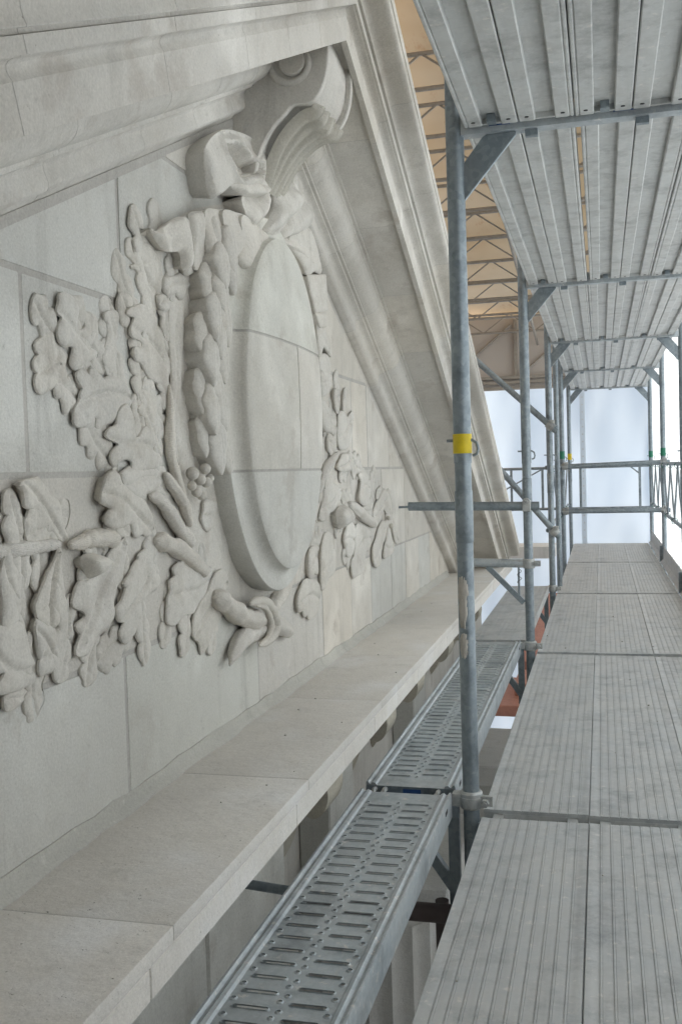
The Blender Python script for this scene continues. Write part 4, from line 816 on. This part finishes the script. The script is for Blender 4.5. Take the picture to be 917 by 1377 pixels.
MB(o).bar((-.225,y,.475),(-.03,y,.275),.028,.028).build('brace',M_GALV,b,smooth=0)
MB(o).tube([(-.055,y,.30),(-.055,y,.47)],.006,8).build('heel_bar',M_GALV,b)
m=MB(o); coupler(m,(0,y,.49)); m.build('clamp',M_CLAMP,b,smooth=30)
wire=[(-.05+.012*math.sin(k*1.1),y-.02+.008*math.cos(k*1.7),.46-.007*k) for k in range(12)]
MB(o).tube(wire,.0015,5).build('tie_wire',M_BLACK,b)
# perforated plank
PW=PX1-PX0; PL=BAY-.035
def make_perf():
    root=thing('perforated_plank',(0,0,0),'x','steel plank','perforated steel planks')
    pitch=.055; rowsN=int((PL-.12)/pitch); y0=(PL-rowsN*pitch)/2
    m=MB()
    def slot(cx,cy,w_,h_,n=5):
        r=h_/2; pts=[]
        for k in range(n+1): a=-math.pi/2+math.pi*k/n; pts.append((cx+w_/2-r+r*math.cos(a),cy+r*math.sin(a)))
        for k in range(n+1): a=math.pi/2+math.pi*k/n; pts.append((cx-w_/2+r+r*math.cos(a),cy+r*math.sin(a)))
        return pts
    def cellmesh(holes,w0,w1,h_):
        vin=[(w0,0),(w1,0),(w1,h_),(w0,h_)]; edges=[]; hz={}
        for hp in holes:
            c_=np.mean(hp,0)
            for kk,gr in ((1,0),(0,.0035)):
                b0=len(vin); n_=len(hp)
                for p_ in hp:
                    d_=np.array(p_)-c_; l_=np.hypot(*d_); vin.append(tuple(c_+d_*((l_+gr)/l_)) if gr else p_)
                edges+=[(b0+q,b0+(q+1)%n_) for q in range(n_)]
        r_=delaunay_2d_cdt([Vector(v) for v in vin],edges,[list(range(4))],1,1e-7)
        V=[tuple(v) for v in r_[0]]; Fo=[]
        for f in r_[2]:
            c_=np.mean([V[q] for q in f],0)
            if not any(inside(np.array([c_[0]]),np.array([c_[1]]),hp)[0] for hp in holes): Fo.append(tuple(f))
        hs=[tuple(np.round(p_,5)) for hp in holes for p_ in hp]; hs=set(hs)
        global HOLE_Z; HOLE_Z=[(.0025 if tuple(np.round(v,5)) in hs else 0.0) for v in V]
        return V,Fo
    x0,x1=.034,PW-.034; mid=PW/2
    holes=[slot(mid-.052,.016,.070,.0105),slot(mid+.052,.0385,.070,.0105),slot(mid-.004,.045,.009,.009,4),slot(mid+.004,.012,.009,.009,4),slot(x0+.010,.042,.011,.011,4),slot(x1-.010,.016,.011,.011,4)]
    cv,cf=cellmesh(holes,x0,x1,pitch)
    from collections import Counter
    ec=Counter(); 
    for f in cf:
        for a,b_ in zip(f,f[1:]+f[:1]): ec[(min(a,b_),max(a,b_))]+=1
    hole_e=[]
    for f in cf:
        for a,b_ in zip(f,f[1:]+f[:1]):
            if ec[(min(a,b_),max(a,b_))]==1:
                if not(all(abs(cv[q][1])<1e-6 for q in(a,b_)) or all(abs(cv[q][1]-pitch)<1e-6 for q in(a,b_)) or all(abs(cv[q][0]-x0)<1e-6 for q in(a,b_)) or all(abs(cv[q][0]-x1)<1e-6 for q in(a,b_))): hole_e.append((a,b_))
    for k in range(rowsN):
        vs=[(x,y0+k*pitch+y,HOLE_Z[q]) for q,(x,y) in enumerate(cv)]; fs=[f for f in cf]
        base_=len(vs)
        vs+=[(x,y0+k*pitch+y,-.0005) for x,y in cv]; fs+=[(b_,a,base_+a,base_+b_) for a,b_ in hole_e]
        m.add(vs,fs)
    m.add([(x0,0,0),(x1,0,0),(x1,y0,0),(x0,y0,0)],[(0,1,2,3)]); ye=y0+rowsN*pitch
    m.add([(x0,ye,0),(x1,ye,0),(x1,PL,0),(x0,PL,0)],[(0,1,2,3)])
    me=mesh('top_plate',m.v,m.f,False); link('top_plate',me,M_GALVD,root)
    for s,xa in ((1,0),(-1,PW)):
        sec=[(xa+s*.034,0.0),(xa+s*.030,.006),(xa+s*.022,.008),(xa+s*.016,.003),(xa+s*.012,.003),(xa+s*.007,.010),(xa+s*.002,.010),(xa,.004),(xa,-.062),(xa+s*.003,-.066),(xa+s*.016,-.066),(xa+s*.016,-.063),(xa+s*.004,-.060),(xa+s*.004,-.006),(xa+s*.034,-.003)]
        MB().prism(sec,'y',.004,PL-.004).build('side_rail',M_GALVD,root,smooth=30)
        MB().box(min(xa+s*.0005,xa-s*.001),max(xa+s*.0005,xa-s*.001),.09,.125,-.02,-.008).build('slot_hole_shade',M_BLACK,root,smooth=0)  # black slips at both ends, slot shade put in as colour
        MB().box(min(xa+s*.0005,xa-s*.001),max(xa+s*.0005,xa-s*.001),PL-.125,PL-.09,-.02,-.008).build('slot_hole_shade',M_BLACK,root,smooth=0)
    for ya,s in ((.003,-1),(PL-.007,1)):
        ep=MB().box(.004,PW-.004,ya,ya+.004,-.055,-.001).build('end_plate',M_GALV,root,smooth=0)
        MB().box(PW*.42,PW*.62,ya-.001 if s<0 else ya+.0041,ya-.0002 if s<0 else ya+.005,-.045,-.008).build('paint_mark',M_BLUE,ep,smooth=0)
        for xx in (.03,.062,PW-.05):
            e_=0 if s<0 else PL
            MB().tube([(xx,e_-s*.01,-.012),(xx,e_+s*.018,-.008),(xx,e_+s*.030,-.016),(xx,e_+s*.032,-.034)],.0075,8).build('hook',M_CLAMP,root,smooth=50)
    # cross stiffeners under the slots
    return root
pf=make_perf(); pf.location=(PX0,FR[0]+.018,PZ); pf['label']='perforated galvanised plank beside the ledge, reaching on to the ribbed plank'; pf['group']='perforated side planks'
copy_tree(pf,(PX0-.004,FR[0]-BAY+.012,PZ-.006),'perforated galvanised plank beside the ledge, ending at the yellow-banded standard','perforated side planks')
sp=place_deck(PX0-.005,FR[1]+.03,PZ+.004,'ribbed aluminium plank on brackets beside the far end of the ledge','side planks')

# ---- tie tube into the wall
y=FR[1]-TR*2
t=thing('tie_tube',(0,y,.81),'horizontal tie tube with a hooked rod running into the gable wall','tube'); o=Vector(t.location)
MB(o).hollow((-.645,y,.815),(.065,y,.803),TR).build('tube',M_GALV,t,smooth=50)
MB(o).tube([(-.60,y,.813),(XW-.03,y,.811)],.0065,8).build('hook_rod',M_GALV,t)
m=MB(o); m.box(-.022,.022,y-.034,y+.03,.775,.835).tube([(0,y-.036,.83),(0,y-.028,.83)],.020,12).tube([(0,y-.045,.83),(0,y-.028,.83)],.010,6); m.build('swivel_clamp',M_CLAMP,t,smooth=30,bevel=.003)

# ---- diagonal tubes behind
def tube_thing(name,p,q,r,label,cat,clamps=(),mat=None,group=None):
    p,q=Vector(p),Vector(q); t=thing(name,p,label,cat,group); m=MB(p).hollow(p,q,r); m.build('tube',mat or M_GALV,t,smooth=50)
    d=(q-p).normalized()
    for c in clamps:
        a=p+d*c; mm=MB(p); mm.tube([a-d*.03,a+d*.03],r+.009,14); mm.tube([a-d*.012,a+d*.012],r+.014,14); mm.box(a.x-.012,a.x+.03,a.y-.05,a.y+.02,a.z+.02,a.z+.045); mm.tube([a+Vector((.0,-.05,.03)),a+Vector((0,.03,.03))],.007,6); mm.build('clamp',M_CLAMP,t,smooth=30)
    return t
yc=FR[2]-.055
tube_thing('diagonal_tube',(.055,yc,1.285),(-.62,yc+.02,1.93),TR,'upper diagonal tube clamped to a standard below the timbered roof','tube',(.06,))
tube_thing('diagonal_tube',(.065,yc,.448),(-.52,yc+.02,1.155),TR,'lower diagonal tube passing behind the tie tube','tube',(.06,))
# ---- guard tubes across frame D, lattice frames
yd=FR[3]-.05
tube_thing('guard_tube',(-.02,yd,1.0),(1.06,yd,1.018),TR,'upper thick guard tube across the walkway','tube',(.05,1.02))
tube_thing('guard_tube',(-.02,yd,.535),(1.06,yd,.53),TR,'lower thick guard tube across the walkway','tube',(.05,1.02))
def end_guard(y,x0,x1,label,verts,diag):
    t=thing('guard_rail',(x0,y,.45),label,'guard rail'); o=Vector(t.location)
    MB(o).tube([(x0,y,.98),(x1,y,.98)],.0175,12).build('rail',M_GALV,t,smooth=50); MB(o).tube([(x0,y,.45),(x1,y,.45)],.0175,12).build('rail',M_GALV,t,smooth=50)
    for x in verts: MB(o).bar((x,y,.46),(x,y,.97),.03,.03).build('post',M_GALV,t,smooth=0)
    for a,b in diag: MB(o).tube([(a[0],y,a[1]),(b[0],y,b[1])],.009,8).build('strut',M_GALV,t)
end_guard(FR[4]-.03,-.02,1.02,'thin end guard frame with two posts in front of white sheeting',(.13,.86),(((.75,.97),(.86,.88)),))
end_guard(FR[4]+.02,-2.6,-.05,'guard frame with slender posts reaching behind the cornice',(-.35,-.75,-1.15,-1.55,-1.95),(((-.35,.97),(-1.3,.46)),((-1.55,.46),(-.75,.9))))
# outer lattice guards along the sheeting
def lattice(y0,y1,label,x=1.0):
    t=thing('lattice_guard',(x,y0,.5),label,'guard rail','lattice guards'); o=Vector(t.location)
    MB(o).tube([(x,y0+.03,1.0),(x,y1-.03,1.0)],.017,12).build('rail',M_GALV,t,smooth=50); MB(o).tube([(x,y0+.03,.5),(x,y1-.03,.5)],.017,12).build('rail',M_GALV,t,smooth=50)
    n=5; L=(y1-y0-.3)
    for k in range(n):
        a=y0+.15+L*k/n; b=y0+.15+L*(k+1)/n; za,zb=(.515,.985) if k%2==0 else (.985,.515)
        MB(o).tube([(x,a,za),(x,b,zb)],.009,8).build('strut',M_GALV,t)
        ring=[(x+.026*math.cos(q*.7),b+.004*q,(.985 if k%2==0 else .5)+.026*math.sin(q*.7)) for q in range(12)]
        MB(o).tube(ring,.003,5).build('twine_loop',M_TWINE,t)
for i in range(-1,4):
    y0=YA+BAY*i; lattice(y0,y0+BAY,['lattice guard rail along the sheeting beside the camera','lattice guard rail along the sheeting at the yellow-banded standard','lattice guard rail with green twine past the tie-tube bay','lattice guard rail with green twine before the thick guard tubes','lattice guard rail with green twine at the walkway end'][i+1])
lattice(FR[2]+.0,FR[4],'lattice guard on the inner side behind the clustered standards',-.03)
# extra inner standards clustered behind frame C
for k,(x,y,lab) in enumerate([(.035,FR[2]+.5,'slender extra standard close behind the diagonal-tube standard'),(-.02,FR[3]+.55,'slender extra standard behind the thick guard tubes')]):
    o=MB((x,y,-13.9)).tube([(x,y,-13.9),(x,y,4)],.0215,14).build('standard_tube',M_GALV,None,smooth=50,loc=(x,y,-13.9)); tag(o,lab,'tube')
# toe boards
for i in (0,1,2,3):
    y0=FR[i] if i else FR[0]-BAY; y1=FR[i]+BAY if i else FR[0]+BAY
    t=thing('toe_board',(.972,y0,0),['toe board at the foot of the sheeting beside the camera','toe board at the foot of the sheeting past the tie-tube standard','toe board at the foot of the sheeting before the thick guard tubes','toe board at the walkway end'][i],'toe board','toe boards'); o=Vector(t.location)
    MB(o).prism([(.955,.002),(.958,.006),(.985,.035),(.988,.155),(.995,.158),(.995,.004)],'y',y0+.02,y1-.02).build('board',M_ALU,t,smooth=20)
    MB(o).box(.952,.998,y0+.02,y0+.05,.002,.165).build('end_fitting',M_GALV,t,smooth=0)
# ledge-side far ledger under the walkway and lower tubes
tube_thing('lower_ledger',(-.52,FR[0]-.03,-.30),(.9,FR[0]-.03,-.30),.028,'red-brown tube crossing in the gap below the perforated plank','tube',(),M_RUST)
o=MB((-.12,FR[0]+.15,-13.9)).tube([(-.12,FR[0]+.15,-13.9),(-.12,FR[0]+.15,-.34)],.022,12).build('lower_post',M_RUST,None,smooth=50,loc=(-.12,FR[0]+.15,-13.9)); tag(o,'dark vertical tube standing in the gap below the planks','tube')
tube_thing('lower_ledger',(-.55,FR[0]-.6,.0),(-.30,FR[0]-.6,-.02),.012,'thin rod bridging the gap between ledge and perforated plank','rod')

# ---- building parts below
colm=thing('fluted_column',(-.62,4.05,-13.9),'pale fluted column seen through the gap below the planks','column'); o=Vector(colm.location)
ring=[]
for k in range(24*6):
    a=2*math.pi*k/(24*6); ph=(k%6)/6; r=.36-.022*max(0,math.sin(math.pi*ph))*1.0
    ring.append((-.62+r*math.cos(a),4.05+r*math.sin(a)))
MB(o).prism(ring,'z',-13.9,-.78).build('shaft',M_CONC,colm,smooth=35)
MB(o).box(-1.05,-.19,3.62,4.48,-.66,-.56).build('abacus',M_CONC,colm,smooth=20,bevel=.01)
MB(o).tube([(-.62,4.05,-.78),(-.62,4.05,-.76),(-.62,4.05,-.70),(-.62,4.05,-.66)],[.37,.39,.43,.42],32).build('echinus',M_CONC,colm,smooth=60)
par=MB((-.5,7.2,-1.0)).box(-1.2,-.02,6.6,7.6,-1.12,-.98).box(-1.1,-.08,6.7,7.5,-13.9,-1.12).build('parapet',M_CONC,None,smooth=20,bevel=.01,loc=(-.5,7.2,-1.0)); tag(par,'pale stone parapet block below the walkway gap','parapet')
far=MB((-1.5,14,-.3)).box(-6,-.25,13.9,14.6,-.26,-.10).build('parapet_beam',M_CONC,None,smooth=0,loc=(-1.5,14,-.3)); tag(far,'pale horizontal parapet in front of the white end sheeting','parapet')
rf=thing('red_roof',(-.4,10.5,-1.6),'red copper-toned roof flashing glimpsed below the plank brackets','roof'); o=Vector(rf.location)
MB(o).box(-.80,-.40,10.9,12.4,-1.72,-1.60).build('roof_sheet',M_RED,rf,smooth=0,bevel=.01)
MB(o).box(-.62,-.42,11.4,12.2,-1.60,-1.46).build('flashing_box',M_RED,rf,smooth=0,bevel=.01)
sl=thing('red_roof',(-.3,16,-1.4),'sloping salmon roof corner behind the far plank bracket','roof'); o=Vector(sl.location)
MB(o).prism([(14.2,-1.75),(16.4,-1.05),(16.4,-1.2),(14.2,-1.9)],'x',-.75,.15).build('roof_sheet',M_RED,sl,smooth=0)

# ================================================================== ENCLOSURE
def sheet_grid(name,org,du,dv,nu,nv,amp,seed,label,mat):
    org=Vector(org);du=Vector(du);dv=Vector(dv);nn=du.cross(dv).normalized(); vs=[];fs=[]
    for j in range(nv+1):
        for i in range(nu+1):
            p=org+du*(i/nu)+dv*(j/nv); s=(i/nu*du.length,j/nv*dv.length)
            vs.append(p+nn*(amp*vnoise((s[0]*.9,s[1]*.35),seed)+amp*.35*vnoise((s[0]*3.1+s[1]*.8,s[1]*1.2),seed+4)))
    for j in range(nv):
        for i in range(nu): q=j*(nu+1)+i; fs.append((q,q+1,q+nu+2,q+nu+1))
    o=MB(org).add(vs,fs).build(name,mat,None,smooth=180,loc=org); tag(o,label,'sheeting'); return o
ye=17.5
rs=thing('scaffold_sheeting',(1.22,6,-14),'translucent white sheeting hung along the outer side of the walkway','sheeting'); 
a=sheet_grid('sheet',(1.22,.9,-.4),(0,ye-.9,0),(0,0,7.5),120,40,.05,3,'',M_SHEET)
for kk in('label','category'): del a[kk]
a.parent=rs; a.location=Vector((1.22,.9,-.4))-Vector(rs.location)
for k,y in enumerate((9.0,10.1,11.2,12.3,13.6,15.0)):
    MB(rs.location).box(1.185,1.19,y,y+.035,-2,7).build('seam_strip',M_SEAM,rs,smooth=0)
    for q in range(14): 
        MB(rs.location).box(1.183,1.1845,y+.2+.02*(q%2),y+.206+.02*(q%2),-.4+q*.26,-.27+q*.26).build('lacing',M_TRUSS,rs,smooth=0)
dn_=sheet_grid('dimming_screen',(1.23,-2.4,-13.9),(0,ye+2.4,0),(0,0,13.49),60,40,.05,5,'grey screen added below the outer white sheeting to dim light',M_DIMSCREEN)  # dark screen added to dim the light reaching under the ledge
hd=MB((1.25,-.8,-14)).box(1.21,1.25,-2.45,.88,-13.9,7.2).build('side_light_blocker',M_SIDEBLOCK,None,smooth=0,loc=(1.25,-.8,-14)); tag(hd,'unseen brown hoarding on the outer side beside the viewpoint','blocker')  # unseen board added so the relief's near sides get less light
bs=thing('end_sheeting',(-2,ye,-14),'translucent white sheeting closing the far end of the scaffold','sheeting')
a=sheet_grid('sheet',(1.6,ye,-13.9),(-11.6,0,0),(0,0,16.25),110,90,.10,8,'',M_SHEET2)
for kk in('label','category'): del a[kk]
a.parent=bs; a.location=Vector((1.6,ye,-13.9))-Vector(bs.location)
st=MB(bs.location).box(.055,.140,ye-.12,ye-.11,-3,2.6).build('eyelet_strip',M_SEAM,bs,smooth=0)
for q in range(26):
    z=-.6+q*.125*1.0
    MB(bs.location).prism([(.0975+.014*math.cos(a_*math.pi/4),z+.014*math.sin(a_*math.pi/4)) for a_ in range(8)],'y',ye-.123,ye-.121).build('eyelet',M_WHITE,st,smooth=0)
gab=thing('gable_panel',(-2,ye-.2,2.3),'grey gable panel with truss frame between roof and end sheeting','panel'); o=Vector(gab.location)
MB(o).box(-10,1.4,ye-.25,ye-.2,2.32,3.6).build('panel',M_GABLE,gab,smooth=0)
for z in (2.32,2.42,2.5): MB(o).box(-10,1.4,ye-.34,ye-.26,z,z+.05).build('sill_rail',M_TRUSS,gab,smooth=0)
for x in (-3.4,-2.2,-1.0,.1): MB(o).box(x,x+.05,ye-.33,ye-.26,2.55,3.5).build('post',M_TRUSS,gab,smooth=0)
for x in (-3.4,-2.2,-1.0): MB(o).tube([(x+.1,ye-.3,2.56),(x+1.15,ye-.3,3.42)],.022,8).build('brace',M_TRUSS,gab)
# roof sheet and trusses
def rz(y): return 3.52+(ye-y)*.125
roof=thing('temporary_roof',(-3,8,rz(8)),'tan translucent roof sheet stretched above the scaffold','roof sheet')
a=sheet_grid('roof_sheet',(-10,-2.4,rz(-2.4)),(11.9,0,0),(0,ye+2.4,rz(ye)-rz(-2.4)),40,60,.06,12,'',M_ROOF)
for kk in('label','category'): del a[kk]
a.parent=roof; a.location=Vector((-10,-2.4,rz(-2.4)))-Vector(roof.location)
def truss(y,label):
    t=thing('roof_truss',(0,y,rz(y)-.1),label,'roof truss','roof trusses'); o=Vector(t.location); zt=rz(y)-.06; zb=zt-.30; x0,x1=-9.5,1.5
    MB(o).tube([(x0,y,zt),(x1,y,zt)],.021,8).build('top_chord',M_TRUSS,t,smooth=50); MB(o).tube([(x0,y,zb),(x1,y,zb)],.021,8).build('bottom_chord',M_TRUSS,t,smooth=50)
    n=26; s=(x1-x0)/n
    for k in range(n): MB(o).tube([(x0+s*k,y,zb if k%2 else zt),(x0+s*(k+1),y,zt if k%2 else zb)],.011,6).build('web',M_TRUSS,t)
for k,y in enumerate((2.0,4.5,7.0,8.6,9.5,10.5,11.4,12.3,13.2,14.1,15.0,15.9,16.8)):
    truss(y,'steel lattice truss under the tan roof sheet')
for k,x in enumerate((-7.5,-5.0,-2.8,-.6)):
    o=MB((x,4,rz(4)-.5)).tube([(x,-2.3,rz(-2.3)-.52),(x,ye-.4,rz(ye-.4)-.52)],.022,8).build('roof_purlin',M_TRUSS,None,smooth=50,loc=(x,4,rz(4)-.5)); tag(o,'steel tube tying the roof trusses together lengthwise','tube','roof ties')

rw=MB((0,-2.5,-14)).box(-11,3,-2.8,-2.5,-13.9,8).build('rear_light_blocker',M_REARBLOCK,None,smooth=0,loc=(0,-2.5,-14)); tag(rw,'dark unseen wall added behind the viewpoint to keep light out','wall')  # out of view, added to cut the light coming from behind the camera
# ---- crumbs of stone on deck and ledge
rnd=random.Random(11)
def crumb(x,y,z,r,lab):
    m=MB((x,y,z)); m.sphere((x,y,z+r*.5),r,7,5,(1,rnd.uniform(.6,1),.6)); 
    for v in m.v: v*=rnd.uniform(.75,1.15)
    o=m.build('stone_chip',M_GRAVEL,None,smooth=0,loc=(x,y,z)); tag(o,lab,'stone chip','loose stone chips')
for k in range(14):
    x=rnd.uniform(XW+.05,LEDX-.03); y=rnd.uniform(1.5,6); crumb(x,y,LEDZ+.001,rnd.uniform(.002,.0045),'tiny loose stone chip lying on the dusty ledge')
for k in range(14):
    x=rnd.uniform(.06,.9); y=rnd.uniform(1.6,7); crumb(x,y,.0,rnd.uniform(.0025,.006),'tiny loose stone chip lying on the walkway planks')
